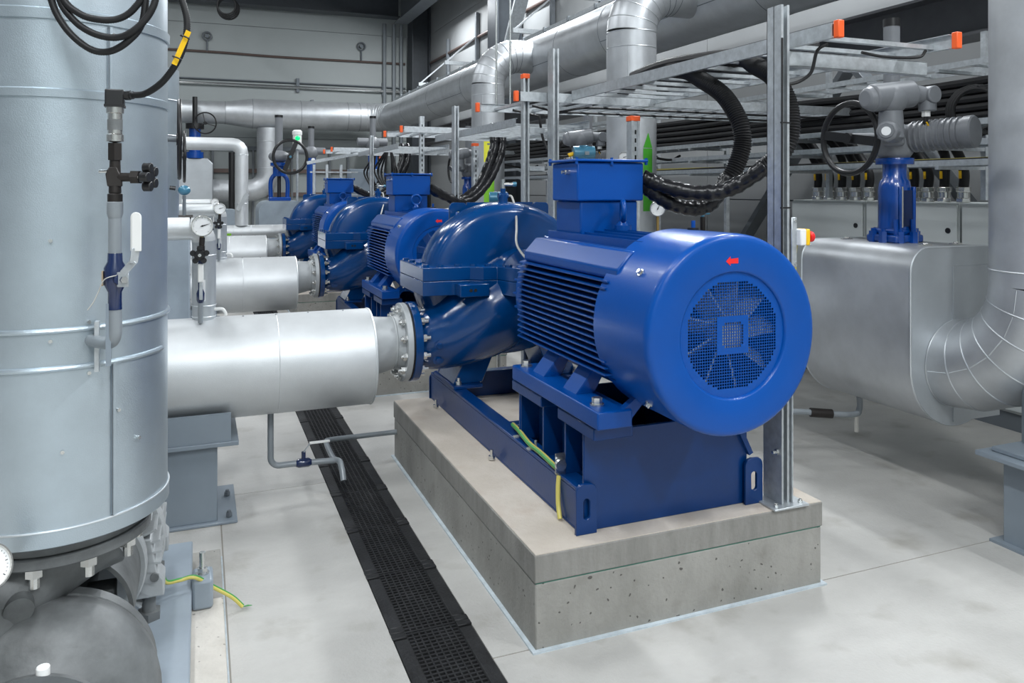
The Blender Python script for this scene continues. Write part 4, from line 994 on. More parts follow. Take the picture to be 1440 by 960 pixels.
def handwheel(name, c, ax, R, r, lab, spokes=3, grp=None, parent=None, m='black_plastic', broad=False, rot=0.3):
    c = Vector(c); ax = Vector(ax).normalized(); u, v = perp(ax)
    t = parent if parent is not None else thing(name, c - Z_ * R, lab, 'handwheel', grp)
    rim = MB().torus(c, ax, R, r, 44, 10)
    if parent is None: rim.build('rim', m, t)
    s = MB()
    for k in range(spokes):
        a = 2 * PI * k / spokes + rot; d = u * math.cos(a) + v * math.sin(a)
        if broad: s.bar(c + d * R * 0.1, c + d * R, R * 0.26, r * 0.9, up=tuple(ax))
        else: s.tube([c + ax * 0.05 * 0, c + d * R], r * 0.62, 8)
    s.cyl(c - ax * r * 1.4, c + ax * r * 1.4, R * 0.16, n=20)
    if parent is None: s.build('spokes', m, t)
    else:
        rim.v += []; o = len(rim.v); rim.add(s.v, s.f); return rim.build('handwheel', m, t)
    return t
for (x, y, lab) in ((-0.14, 6.05, 'nearer of two black handwheels seen edge-on beside the big vessel'), (-0.165, 9.30, 'farther of two black handwheels seen edge-on beside the big vessel')):
    t = handwheel('handwheel', (x, y, 1.95), (1, 0.035, 0), 0.275, 0.014, lab, 3, 'handwheels of the left row')
    Cyl((x - 0.30, y, 1.95), (x, y, 1.95), 0.02, n=12).build('spindle', 'seam_dark', t)
    MB().box(x - 0.42, x - 0.30, y - 0.06, y + 0.06, 0.0, 2.02).build('gear_post', 'valve_blue', t, bev=0.01)

# upper pipework at the back left
t = thing('bent_pipe', (0.568, 12.3, 1.05), 'slim silver pipe with a square bend coming down to the pipe with green strip', 'pipe')
MB().tube([(-1.6, 12.3, 2.255), (0.42, 12.3, 2.255)] + arc((0.438, 12.3, 2.125), Z_, X_, 0.13, 0, PI / 2, 4) + [(0.568, 12.3, 1.05)], 0.095, 28).build('cladding', 'bright_cladding', t, ang=20)
for z in (2.1, 1.38):
    MB().torus((0.568, 12.3, z), Z_, 0.095, 0.005, 28, 6).build('bead', 'seam_edge', t)
MB().obox((0.575, 12.19, 1.40), X_ * 0.07 + Z_ * 0.12, Y_ * 0.006, X_ * 0.025 - Z_ * 0.015).build('hanging_tag', 'pale_grey_pipe', t, smooth=False)

def clad_run(t, pts, r, m, seg=36, ang=18):
    return MB().tube(pts, r, seg).build('cladding', m, t, ang=ang)
t = thing('back_riser', (1.537, 19.95, 1.0), 'silver clad vertical pipe joining the horizontal pipe along the back wall from below', 'pipe')
clad_run(t, [(1.537, 20.0, 3.08), (1.537, 20.0, 1.99)] + arc((1.10, 20.0, 1.99), X_, -Z_, 0.437, 0, PI / 2, 6)[1:] + [(0.272, 20.0, 1.553)], 0.265, 'cladding')
for z in (2.75, 2.10): MB().torus((1.537, 20, z), Z_, 0.266, 0.006, 36, 6).build('bead', 'seam_edge', t)
for x in (1.05, 0.75): MB().torus((x, 20, 1.553), X_, 0.266, 0.006, 36, 6).build('bead', 'seam_edge', t)
t = thing('insulated_valve_box', (-0.35, 20.0, 0), 'large pale insulated box at the back left with a blue valve on top', 'box')
pf = [(-1.0, 0.62), (0.12, 0.62), (0.27, 0.75), (0.27, 2.18), (0.15, 2.30), (-1.0, 2.30)]
MB().prism(pf, (0, 19.4, 0), X_, Z_, Y_ * 1.2).build('body', 'cladding_dull', t, bev=0.02)
Box(-0.9, 0.1, 19.5, 20.5, 0, 0.62).build('stand', 'grey_paint', t, bev=0.005, seg=1)
t = thing('gate_valve', (-0.12, 19.52, 2.30), 'blue valve with tall black stem cover on the large pale box at back left', 'valve')
MB().cyl((-0.12, 19.52, 2.30), (-0.12, 19.52, 2.44), 0.19, n=20).cyl((-0.12, 19.52, 2.44), (-0.12, 19.52, 2.98), 0.13, n=20).build('bonnet', 'valve_blue', t)
Cyl((-0.12, 19.52, 2.98), (-0.12, 19.52, 3.10), 0.2, n=20).build('gear_head', 'black_plastic', t)
Cyl((-0.12, 19.52, 3.10), (-0.12, 19.52, 3.72), 0.055, n=16).build('stem_cover', 'black_plastic', t)
handwheel('x', (0.10, 19.25, 3.10), (0.2, 1, 0), 0.24, 0.016, '', 3, parent=t)
t = thing('valve_box_stem', (0.67, 19.2, 0), 'short black spindle standing behind the slim bent silver pipe', 'spindle')
Cyl((0.67, 19.2, 0), (0.67, 19.2, 2.44), 0.07, n=16).build('tube', 'black_plastic', t)

def rounded_box(t, x0, x1, y0, y1, z0, z1, r, m, nm='shell', end_m=None):
    n = 6
    pf = [(x0, z0)] + [(x1, z0)] + [(x1 - r + r * math.cos(PI / 2 * k / n), z1 - r + r * math.sin(PI / 2 * k / n)) for k in range(n + 1)] + [(x0 + r - r * math.sin(PI / 2 * k / n), z1 - r + r * math.cos(PI / 2 * k / n)) for k in range(n + 1)]
    return MB().prism(pf, (0, y0, 0), X_, Z_, Y_ * (y1 - y0)).build(nm, m, t, ang=30)
t = thing('wheel_valve_box', (1.23, 13.3, 0), 'grey rounded insulation box below the black spoked wheel', 'box')
rounded_box(t, 0.86, 1.62, 13.0, 13.9, 0.45, 1.40, 0.16, 'base_plate_grey')
Box(0.95, 1.5, 13.2, 13.7, 0, 0.45).build('stand', 'grey_paint', t, smooth=False)
t = thing('low_rounded_box', (0.42, 13.2, 0), 'low grey rounded box left of the black spoked wheel', 'box')
rounded_box(t, 0.10, 0.62, 13.0, 13.6, 0.3, 1.27, 0.16, 'base_plate_grey')
Box(0.15, 0.55, 13.1, 13.5, 0, 0.3).build('stand', 'grey_paint', t, smooth=False)
t = thing('wheel_valve', (1.22, 13.25, 1.40), 'blue yoke valve with a black spoked wheel facing the viewer at the back', 'valve')
MB().box(1.02, 1.36, 13.1, 13.4, 1.40, 1.46).build('foot_flange', 'valve_blue', t, bev=0.01)
for s in (-1, 1):
    Tube(crom([(1.19 + s * 0.13, 13.25, 1.44), (1.19 + s * 0.13, 13.25, 1.72), (1.19 + s * 0.06, 13.25, 1.84)], 5), 0.034, 12).build('yoke_arm', 'valve_blue', t)
Cyl((1.19, 13.25, 1.46), (1.19, 13.25, 1.95), 0.03, n=12).build('stem', 'black_plastic', t)
Lathe([(0.0, 1.80), (0.10, 1.80), (0.10, 1.95), (0.14, 1.97), (0.14, 2.02), (0.0, 2.02)], V(1.19, 13.25, 0), Z_, 24).build('yoke_head', 'valve_blue', t)
MB().sphere((1.19, 13.25, 2.12), 0.17, 20, 12, (1, 0.8, 0.6)).build('gear_case', 'actuator_grey', t)
Cyl((1.19, 13.3, 2.15), (1.19, 13.3, 2.76), 0.062, n=16).build('stem_cover', 'actuator_grey', t)
Cyl((1.19, 13.3, 2.76), (1.19, 13.3, 2.80), 0.066, n=16).build('cap', 'black_plastic', t)
handwheel('x', (1.338, 12.98, 2.11), (-0.1, 1, 0), 0.265, 0.024, '', 2, parent=t, broad=True, rot=1.95)
Cyl((1.338, 12.97, 2.11), (1.338, 12.94, 2.11), 0.02, n=12).build('hub_cap', 'sensor_blue', t)
t = thing('signal_beacon', (1.56, 14.0, 0), 'signal beacon glowing green above the black spoked wheel', 'beacon')
Cyl((1.56, 14, 0), (1.56, 14, 2.28), 0.022, n=10).build('pole', 'galvanised', t)
Cyl((1.56, 14, 2.28), (1.56, 14, 2.36), 0.07, n=20).build('base', 'cabinet_grey', t)
Cyl((1.56, 14, 2.36), (1.56, 14, 2.53), 0.075, n=20).build('lens', 'white_plastic', t)
MB().sphere((1.56, 13.95, 2.47), 0.045, 16, 10).build('lamp', 'lens_green', t)
Lathe([(0.0, 2.62), (0.06, 2.615), (0.085, 2.59), (0.085, 2.53), (0.0, 2.53)], V(1.56, 14, 0), Z_, 24).build('dome', 'white_plastic', t)
def small_actuator(x, y, z, lab, blue=True):
    t = thing('small_actuator', (x, y, 0), lab, 'actuator', 'grey actuators at the back')
    if blue: Cyl((x, y, 0), (x, y, z - 0.10), 0.085, n=16).build('blue_column', 'valve_blue', t)
    else: Cyl((x, y, 0), (x, y, z - 0.10), 0.085, n=16).build('column', 'pipe_grey', t)
    MB().sphere((x, y, z), 0.13, 18, 12).build('gear_case', 'actuator_grey', t)
    MB().cyl((x - 0.28, y, z + 0.03), (x + 0.26, y, z + 0.03), 0.07, n=18).build('motor', 'actuator_grey', t)
    Cyl((x, y, z + 0.1), (x, y, z + 0.46), 0.055, n=16).build('stem_cover', 'actuator_grey', t)
    Cyl((x, y, z + 0.46), (x, y, z + 0.50), 0.06, n=16).build('cap', 'black_plastic', t)
    Cyl((x + 0.02, y - 0.125, z - 0.14), (x + 0.02, y - 0.14, z - 0.14), 0.035, n=16).build('indicator', 'dial_white', t)
    return t
small_actuator(1.95, 15.2, 2.28, 'grey valve actuator right of the green beacon on a blue column')
small_actuator(2.92, 14.2, 2.42, 'grey valve actuator with a tall tube left of the far orange-capped ladder')
t = thing('steel_handrail', (1.85, 12.6, 0), 'low galvanised frame right of the black spoked wheel behind the farthest pump', 'rail')
for x in (1.66, 1.86, 2.08):
    Box(x - 0.02, x + 0.02, 12.58, 12.62, 0, 1.98).build('post', 'galvanised', t, smooth=False)
MB().bar((1.55, 12.6, 2.0), (2.35, 12.5, 2.16), 0.04, 0.05).build('top_rail', 'galvanised', t, smooth=False)
for z in (1.50, 1.38, 1.86): Box(1.6, 2.35, 12.59, 12.61, z - 0.012, z + 0.012).build('mid_rail', 'galvanised', t, smooth=False)
t = thing('grey_cabinet', (2.55, 13.0, 0), 'dull grey cabinet behind the terminal box of the farthest motor', 'cabinet')
Box(2.28, 2.80, 12.9, 13.2, 0, 1.92).build('body', 'grey_paint', t, bev=0.01)
Box(2.30, 2.78, 12.885, 12.899, 0.1, 1.88).build('door', 'grey_paint', t, bev=0.004, seg=1)
# rails of the lower back wall
for z, m, lb in ((2.05, 'copper_pipe', 'brown rail along the lower back wall'), (2.62, 'seam_dark', 'upper dark rail along the lower back wall'), (1.45, 'copper_pipe', 'low brown rail along the back wall behind the pumps')):
    t = thing('wall_rail', (0, 20.9, z), lb, 'rail')
    Box(-4, 4.5, 20.90, 20.98, z - 0.05, z + 0.05).build('rail', m, t, smooth=False)
    if m == 'seam_dark':
        for k in range(9):
            x = -0.2 + 0.48 * k
            Box(x - 0.025, x + 0.025, 20.88, 20.97, 0.2, z - 0.05).build('mullion', 'mid_steel', t, smooth=False)
t = thing('cross_pipe', (0.6, 12.3, 0), 'slim silver pipe with a green strip crossing behind the third silver pipe', 'pipe')
Cyl((-1.6, 12.3, 0.957), (2.6, 12.3, 0.957), 0.10, n=32).build('cladding', 'bright_cladding', t)
for x in (0.45, 0.70, 1.0):
    MB().torus((x, 12.3, 0.957), X_, 0.0995, 0.003, 28, 6).build('bead', 'seam_edge', t)
for x in (-0.9, 2.0):
    Box(x - 0.05, x + 0.05, 12.25, 12.35, 0, 0.87).build('stand', 'grey_paint', t, smooth=False)
MB().lathe([(0.1005, -0.1), (0.102, -0.1), (0.102, 0.42), (0.1005, 0.42)], (0, 12.3, 0.957), X_, 6, PI * 1.05, PI * 1.32, ref=(0, 1, 0)).build('green_strip', 'bright_green', t, smooth=False)
# ------------------------------------------------------------------ discharge side
RX, HX, HZ, HR = 3.63, 4.55, 3.42, 0.36
RY0 = 2.45
def make_riser():
    t = thing('discharge_riser', (RX, RY0, 0.48), 'silver clad riser with a segmented elbow cut off by the right edge', 'pipe', 'silver discharge risers')
    r, e = 0.225, 0.45
    zc = 0.70 + e
    MB().tube([(RX, 2.92, 0.70)] + arc((RX, 2.90, zc), -Z_, -Y_, e, 0, PI / 2, 6), r, 48).build('lower_elbow', 'cladding', t, ang=12)
    for k in range(6):
        a = PI / 2 * (k + 0.5) / 6 if False else PI / 2 * k / 6
        c = V(RX, 2.90, zc) + (-Z_ * math.cos(a) - Y_ * math.sin(a)) * e
        ax = (-Y_ * math.cos(a) + Z_ * math.sin(a))
        MB().torus(c, ax, r, 0.0035, 48, 6).build('seam_bead', 'seam_edge', t)
    for k in range(6):
        a0, a1 = PI / 2 * k / 6, PI / 2 * (k + 1) / 6
        pts = []
        for a in (a0 + 0.02, a1 - 0.02):
            c = V(RX, 2.90, zc) + (-Z_ * math.cos(a) - Y_ * math.sin(a)) * (e)
            n = (-Z_ * math.cos(a) - Y_ * math.sin(a))
            pts.append(c + (n * 0.10 - X_ * 0.995).normalized() * (r - 0.001))
        MB().tube(pts, 0.003, 6).build('lap_seam', 'seam_edge', t)
    Cyl((RX, RY0, zc), (RX, RY0, HZ - 0.42), r, n=64, cap=False).build('riser_cladding', 'cladding', t)
    for z in (zc + 0.07, HZ - 0.42, HZ - 0.56):
        MB().torus((RX, RY0, z), Z_, r, 0.004, 48, 6).build('seam_bead', 'seam_edge', t)
    Box(RX - r * 0.62 - 0.002, RX - r * 0.62 + 0.002, RY0 - 0.18, RY0 - 0.172, zc + 0.08, HZ - 0.57).build('lap_seam', 'seam_edge', t, smooth=False)
    eu = 0.42
    MB().tube(arc((RX + eu, RY0, HZ - eu), -X_, Z_, eu, 0, PI / 2, 7) + [(HX - 0.2, RY0, HZ)], r, 48).build('upper_elbow', 'cladding', t, ang=12)
    for k in range(1, 8):
        a = PI / 2 * k / 7
        c = V(RX + eu, RY0, HZ - eu) + (-X_ * math.cos(a) + Z_ * math.sin(a)) * eu
        MB().torus(c, X_ * math.sin(a) + Z_ * math.cos(a), r, 0.0035, 48, 6).build('seam_bead', 'seam_dark' if k > 4 else 'seam_edge', t)
    return t
def make_valve_box():
    t = thing('valve_jacket', (RX, 3.29, 0.37), 'silver rounded insulation box under the blue valve at the right', 'box', 'silver valve jackets')
    r, rt, zt, zb = 0.32, 0.12, 1.30, 0.70
    pf = [(r * math.cos(PI + PI * k / 24), zb + r * math.sin(PI + PI * k / 24)) for k in range(25)]
    pf += [(r - rt + rt * math.cos(PI / 2 * k / 8), zt - rt + rt * math.sin(PI / 2 * k / 8)) for k in range(9)]
    pf += [(-r + rt - rt * math.sin(PI / 2 * k / 8), zt - rt + rt * math.cos(PI / 2 * k / 8)) for k in range(9)]
    y0, y1 = 2.90, 3.68
    m = MB(); n = len(pf)
    vs = [(RX + x, y0, z) for x, z in pf] + [(RX + x, y1, z) for x, z in pf]
    m.add(vs, [(i, (i + 1) % n, n + (i + 1) % n, n + i) for i in range(n)])
    m.build('shell', 'cladding', t, ang=30)
    for y in (y0 + 0.004, y1 - 0.012):
        MB().prism(pf, (RX, y, 0), X_, Z_, Y_ * 0.008).build('end_sheet', 'cladding_dull', t, ang=30)
        e = MB(); e.tube([(RX + x, y + 0.004, z) for x, z in pf + pf[:1]], 0.005, 6); e.build('edge_bead', 'seam_edge', t)
    Box(RX - 0.03, RX + 0.31, y0 - 0.001, y0 + 0.005, 0.40, 1.20).build('end_overlap', 'cladding_dull', t, smooth=False)
    for (x, y) in ((-0.10, 3.56), (-0.10, 3.02), (0.12, 3.02)):
        MB().box(RX + x - 0.02, RX + x + 0.05, y - 0.012, y + 0.012, zt, zt + 0.008).cyl((RX + x + 0.02, y - 0.014, zt + 0.008), (RX + x + 0.02, y + 0.014, zt + 0.008), 0.006, n=8).build('toggle_latch', 'steel_bright', t)
    MB().tube(crom([(RX - 0.10, 3.45, 0.40), (RX - 0.10, 3.45, 0.33), (RX - 0.15, 3.46, 0.30), (RX - 0.42, 3.55, 0.32), (RX - 0.6, 3.6, 0.33)], 5), 0.017, 12).build('drain_tube', 'pipe_grey', t)
    MB().cyl((RX - 0.26, 3.495, 0.307), (RX - 0.38, 3.535, 0.317), 0.026, n=14).build('drain_valve', 'fitting_black', t)
    Cyl((RX - 0.12, 3.453, 0.30), (RX - 0.12, 3.453, 0.20), 0.012, n=10).build('drain_tip', 'hose_grey', t)
    return t
def make_discharge(dp, dj, lab):
    yp = 4.34 + dp; R = min(0.43, yp - 3.70 - dj)
    t = thing('discharge_pipe', (3.0, yp, 0.0), lab, 'pipe', 'silver discharge pipes')
    MB().tube([(2.40, yp, 0.78), (RX - R, yp, 0.73)] + arc((RX - R, yp - R, 0.72), Y_, X_, R, 0, PI / 2, 6)[1:] + [(RX, 3.69 + dj, 0.70)], 0.2, 36).build('cladding', 'cladding', t, ang=20)
    MB().cyl((2.285, yp, 0.78), (2.31, yp, 0.78), 0.20, n=36).cyl((2.31, yp, 0.78), (2.42, yp, 0.78), 0.13, n=30).build('pipe_flange', 'pale_grey_pipe', t)
    Box(2.9, 3.1, yp - 0.1, yp + 0.1, 0, 0.56).build('support_post', 'grey_paint', t, smooth=False)
    return t
def make_valve():
    vx, vy = RX, 3.294
    t = thing('motorised_valve', (vx, vy, 1.30), 'blue valve with a ribbed grey electric actuator and black handwheel at the upper right', 'valve', 'motorised valves')
    b = Lathe([(0.0, 1.375), (0.088, 1.375), (0.086, 1.40), (0.086, 1.60), (0.078, 1.64), (0.063, 1.66), (0.063, 1.735), (0.0, 1.735)], V(vx, vy, 0), Z_, 36).build('yoke', 'valve_blue', t, ang=40)
    sd = V(-0.30, -0.95, 0); rt = V(0.95, -0.30, 0)
    p = V(vx, vy, 0) + sd * 0.083
    MB().obox(p + Z_ * 1.49 + rt * 0.02, rt * 0.034, sd * 0.006, Z_ * 0.10).build('yoke_window', 'navy_paint', b, smooth=False)
    Cyl(p + sd * 0.004 + Z_ * 1.385 + rt * -0.008, p + sd * 0.004 + Z_ * 1.61 + rt * -0.008, 0.008, n=12).build('spindle', 'steel_bright', b)
    for s in (-1, 1):
        MB().obox(p + Z_ * 1.49 + rt * (0.02 + s * 0.04), rt * 0.008, sd * 0.014, Z_ * 0.12).build('yoke_rib', 'valve_blue', b, bev=0.004)
    fl = MB().box(vx - 0.105, vx + 0.105, vy - 0.105, vy + 0.105, 1.30, 1.345).box(vx - 0.09, vx + 0.09, vy - 0.09, vy + 0.09, 1.345, 1.378).build('bonnet_flange', 'valve_blue', t, bev=0.012)
    for k in range(8):
        a = 2 * PI * k / 8 + 0.2
        q = V(vx + 0.112 * math.cos(a), vy + 0.112 * math.sin(a), 1.30)
        MB().cyl(q, q + Z_ * 0.062, 0.024, n=6).cyl(q + Z_ * 0.06, q + Z_ * 0.078, 0.013, n=8).build('bonnet_bolt', 'valve_blue', fl)
    for s in (-1, 1):
        MB().cyl(V(vx, vy, 1.345) + sd * 0.10 + rt * s * 0.05, V(vx, vy, 1.43) + sd * 0.095 + rt * s * 0.05, 0.014, n=10).build('gland_bolt', 'valve_blue', fl)
    Lathe([(0.0, 1.735), (0.098, 1.735), (0.100, 1.74), (0.100, 1.765), (0.098, 1.77), (0.0, 1.77)], V(vx, vy, 0), Z_, 32).build('top_flange', 'valve_blue', t, ang=40)
    # gearbox
    gb = Lathe([(0.0, 1.77), (0.075, 1.77), (0.095, 1.80), (0.10, 1.86), (0.085, 1.93), (0.05, 1.96), (0.0, 1.96)], V(vx, vy, 0), Z_, 28).build('gearbox', 'actuator_grey', t, ang=50)
    m0, m1 = V(vx + 0.045, vy - 0.05, 1.885), V(vx + 0.145, vy - 0.385, 1.90)
    d = (m1 - m0).normalized(); L = (m1 - m0).length
    prof = [(0.0, 0.0), (0.07, 0.0), (0.078, 0.02)]
    for k in range(9):
        s = 0.035 + k * (L - 0.085) / 9
        prof += [(0.078, s), (0.087, s + 0.002), (0.087, s + 0.008), (0.078, s + 0.010)]
    prof += [(0.078, L - 0.05), (0.086, L - 0.048), (0.087, L - 0.008), (0.080, L), (0.0, L)]
    Lathe(prof, m0, d, 36).build('motor', 'actuator_grey', t, ang=30)
    # handwheel shaft to the left
    MB().cyl((vx - 0.05, vy + 0.03, 1.885), (vx - 0.20, vy + 0.13, 1.885), 0.03, n=14).build('hand_shaft', 'actuator_grey', t)
    handwheel('x', (vx - 0.20, vy + 0.13, 1.885), (1, 0.0, 0), 0.20, 0.017, '', 2, parent=t, broad=True, rot=0.15)
    # local control head and vertical column
    h = V(vx - 0.16, vy - 0.12, 0)
    MB().cyl(h + Z_ * 1.87, h + Z_ * 2.02, 0.068, 0.060, n=24).build('control_column', 'actuator_grey', t, bev=0.006)
    MB().cyl(h + Z_ * 1.905 + V(0.06, 0.03, 0), h + Z_ * 1.905 + V(-0.085, -0.05, 0), 0.062, 0.058, n=8).build('control_head', 'actuator_grey', t, bev=0.012)
    q = h + Z_ * 1.905 + V(-0.086, -0.0505, 0); dd = V(-0.86, -0.5, 0)
    Cyl(q, q + dd * 0.006, 0.036, n=24).build('display_ring', 'actuator_grey', t)
    Cyl(q + dd * 0.006, q + dd * 0.008, 0.024, n=20).build('display', 'dial_white', t)
    MB().bar(h + V(0.05, 0.03, 1.89), V(vx, vy, 1.89), 0.11, 0.11).build('neck', 'actuator_grey', t, bev=0.02)
    # terminal head at the top
    c0 = h + Z_ * 2.095
    MB().cyl(c0 + V(-0.12, 0.02, -0.01), c0 + V(0.12, -0.03, 0.02), 0.074, n=28).cyl(c0 + V(-0.16, 0.025, -0.012), c0 + V(-0.11, 0.02, -0.01), 0.05, 0.072, n=24).build('terminal_head', 'actuator_grey', t, bev=0.01)
    MB().sphere(c0 + V(0, 0, -0.01), 0.088, 24, 14).build('head_joint', 'actuator_grey', t)
    MB().cyl(c0 + V(0.10, -0.03, 0.02), c0 + V(0.20, -0.06, 0.01), 0.05, 0.045, n=20).cyl(c0 + V(0.20, -0.02, 0.012), c0 + V(0.20, -0.11, 0.012), 0.048, n=24).cyl(c0 + V(0.20, -0.06, 0.0), c0 + V(0.20, -0.06, -0.075), 0.045, n=20).build('plug_cover', 'actuator_grey', t, bev=0.005)
    MB().cyl(c0 + V(0.19, -0.06, -0.07), c0 + V(0.19, -0.06, -0.105), 0.023, n=6).build('cable_gland', 'white_plastic', t)
    # stem cover tube
    Cyl((vx + 0.01, vy + 0.03, 1.95), (vx + 0.01, vy + 0.03, 2.515), 0.043, n=24).build('stem_cover', 'actuator_grey', t)
    Cyl((vx + 0.01, vy + 0.03, 2.515), (vx + 0.01, vy + 0.03, 2.56), 0.0445, n=24).build('stem_cap', 'black_plastic', t)
    g = c0 + V(0.19, -0.06, -0.10)
    Tube(crom([g, g + V(0.0, 0.0, -0.04), g + V(0.04, -0.01, -0.085), g + V(0.15, 0.0, -0.085), (vx + 0.30, vy - 0.1, 1.975), (vx + 0.62, vy - 0.05, 1.94), (vx + 0.95, vy + 0.0, 1.90), (vx + 1.15, vy + 0.1, 1.95)], 8), 0.013, 10).build('cable', 'rubber', t)
    MB().bar(g + V(-0.016, -0.016, -0.035), g + V(0.014, -0.02, -0.085), 0.008, 0.004).build('cable_marker', 'yellow_plastic', t, smooth=False)
    return t
def make_stand():
    t = thing('riser_stand', (RX, 2.3, 0), 'blue-grey steel stand under the segmented elbow at the right edge', 'stand', 'riser stands')
    Box(3.365, 3.90, 2.08, 2.46, 0.0, 0.390).build('post', 'grey_paint', t, bev=0.004, seg=1)
    Box(3.275, 3.99, 2.02, 2.53, 0.390, 0.412).build('top_plate', 'grey_paint', t, bev=0.003, seg=1)
    Box(3.33, 3.94, 2.06, 2.49, 0.413, 0.434).build('slide_plate', 'grey_paint', t, bev=0.003, seg=1)
    Cyl((3.63, 2.36, 0.434), (3.63, 2.36, 0.80), 0.165, n=36).build('stub_pipe', 'grey_paint', t)
    Box(3.33, 3.94, 2.05, 2.50, 0.0, 0.012).build('foot_plate', 'grey_paint', t, smooth=False)
    return t
DOFF = [(0, 0, 0), (0, 3.74, 0), (0, 7.55, 0)]
ri, vbx, dis, val, sta = make_riser(), make_valve_box(), make_discharge(0, 0, 'silver clad discharge pipe hidden behind the nearest motor'), make_valve(), make_stand()
for i in (1, 2):
    dup(ri, DOFF[i], ['', 'silver riser with a green arrow, bending into the overhead pipe behind the nearest terminal box', 'silver clad riser bending into the overhead pipe behind two thin rods'][i], ri['group'])
    dup(vbx, DOFF[i], ['', 'silver rounded insulation box standing behind the middle pump', 'silver rounded insulation box standing behind the farthest pump'][i], vbx['group'])
    make_discharge(OFF[i][1], DOFF[i][1], ['', 'silver clad discharge pipe behind the middle motor', 'silver clad discharge pipe behind the farthest motor'][i])
    dup(val, DOFF[i], ['', 'blue valve with a grey actuator seen left of the riser with the green arrow', 'blue valve with a grey actuator seen left of the riser with the yellow sign'][i], val['group'])
    dup(sta, DOFF[i], ['', 'blue-grey steel stand under the second riser', 'blue-grey steel stand under the third riser'][i], sta['group'])
# overhead header and the pipe along the back wall
t = thing('header_pipe', (HX, 10.0, HZ - HR), 'huge silver clad pipe running overhead from the upper right to the back', 'pipe')
Cyl((HX, -1.0, HZ), (HX, 19.4, HZ), HR, n=72, cap=False).build('cladding', 'cladding', t)
MB().tube(arc((HX - 0.62, 19.4, HZ), X_, Y_, 0.62, 0, PI / 2, 7), HR, 56).build('corner_elbow', 'cladding', t, ang=12)
for k in range(8):
    a = PI / 2 * k / 7
    c = V(HX - 0.62, 19.4, HZ) + (X_ * math.cos(a) + Y_ * math.sin(a)) * 0.62
    MB().torus(c, -X_ * math.sin(a) + Y_ * math.cos(a), HR, 0.006, 48, 6).build('seam_bead', 'seam_edge', t)
for y in (4.3, 5.3, 7.9, 9.1, 11.6, 13.0, 15.2, 17.4):
    MB().torus((HX, y, HZ), Y_, HR - 0.001, 0.004, 64, 6).build('seam_bead', 'seam_dark', t)
for k, (y0, y1) in enumerate(((5.3, 7.9), (9.1, 11.6), (13.0, 15.2))):
    a = math.radians(205)
    MB().obox(V(HX + math.cos(a) * HR, (y0 + y1) / 2, HZ + math.sin(a) * HR), Y_ * (y1 - y0) / 2, V(-math.sin(a), 0, math.cos(a)) * 0.004, V(math.cos(a), 0, math.sin(a)) * 0.002).build('lap_seam', 'seam_dark', t, smooth=False)
t = thing('back_pipe', (1.5, 20.0, HZ - HR), 'silver clad pipe with a taper running along the back wall', 'pipe')
Cyl((HX - 0.60, 20.02, HZ), (1.17, 20.02, HZ), HR, n=56, cap=False).build('cladding', 'cladding', t)
Cyl((1.17, 20.02, HZ), (0.55, 20.02, HZ), HR, 0.27, n=56, cap=False).build('taper', 'cladding', t)
Cyl((0.55, 20.02, HZ), (-4.0, 20.02, HZ), 0.27, n=48, cap=False).build('thin_cladding', 'cladding', t)
for x, r in ((3.75, HR), (3.45, HR), (2.3, HR), (1.17, HR), (0.55, 0.27)):
    MB().torus((x, 20.02, HZ), X_, r, 0.005, 48, 6).build('seam_bead', 'seam_dark', t)
for x in (-2.0, 2.6):
    Box(x - 0.03, x + 0.03, 20.0, 21.0, HZ + (0.27 if x < 0 else HR), HZ + (0.31 if x < 0 else HR + 0.04)).build('hanger_arm', 'mid_steel', t, smooth=False)
# narrow cable tray riding on top of the header pipe
t = thing('pipe_top_tray', (HX - 0.05, 12, HZ + HR), 'thin grey tray strip lying along the top of the overhead pipe', 'tray')
Box(HX - 0.10, HX + 0.06, 5.0, 19.0, HZ + HR, HZ + HR + 0.05).build('tray', 'galvanised', t, smooth=False)
for k in range(18):
    y = 5.4 + 0.76 * k
    Box(HX - 0.115, HX + 0.075, y - 0.02, y + 0.02, HZ + HR, HZ + HR + 0.065).build('clip', 'pipe_grey', t, smooth=False)

# markings and instruments on the risers
def arrow_sign(y, z0, z1, wd, az, lab, m, x=RX, r=0.225, band=None, yellow=None):
    t = thing('flow_arrow', (x, y, z0), lab, 'sign')
    a = math.radians(az)
    n = V(math.cos(a), math.sin(a), 0); s = V(-math.sin(a), math.cos(a), 0)
    c = V(x, y, 0)
    def curved(zb, zt, w0, w1, th=0.002, mm=m, nm='panel'):
        b = MB(); k = 8; rows = []
        vs = []
        for (z, w) in ((zb, w0), (zt, w1)):
            for i in range(k + 1):
                q = (-1 + 2 * i / k) * w / 2 / r
                d = n * math.cos(q) + s * math.sin(q)
                vs.append(c + d * (r + th) + Z_ * z)
        b.add(vs, [(i, i + 1, k + 2 + i, k + 1 + i) for i in range(k)])
        b.build(nm, mm, t, smooth=False)
    curved(z0, z1 - wd * 1.3, wd, wd)
    curved(z1 - wd * 1.3 + 0.006, z1, wd, 0.004, nm='arrow_tip')
    if yellow: curved(yellow[0], yellow[1], wd, wd, 0.0025, 'yellow_print', 'yellow_band')
    if yellow: curved(yellow[0] + 0.25, yellow[1] - 0.12, wd * 0.35, wd * 0.35, 0.004, 'seam_dark', 'lettering_block')
    return t
arrow_sign(RY0 + 3.74, 1.40, 2.09, 0.105, -80, 'green upward arrow label on the riser behind the nearest terminal box', 'green_decal')
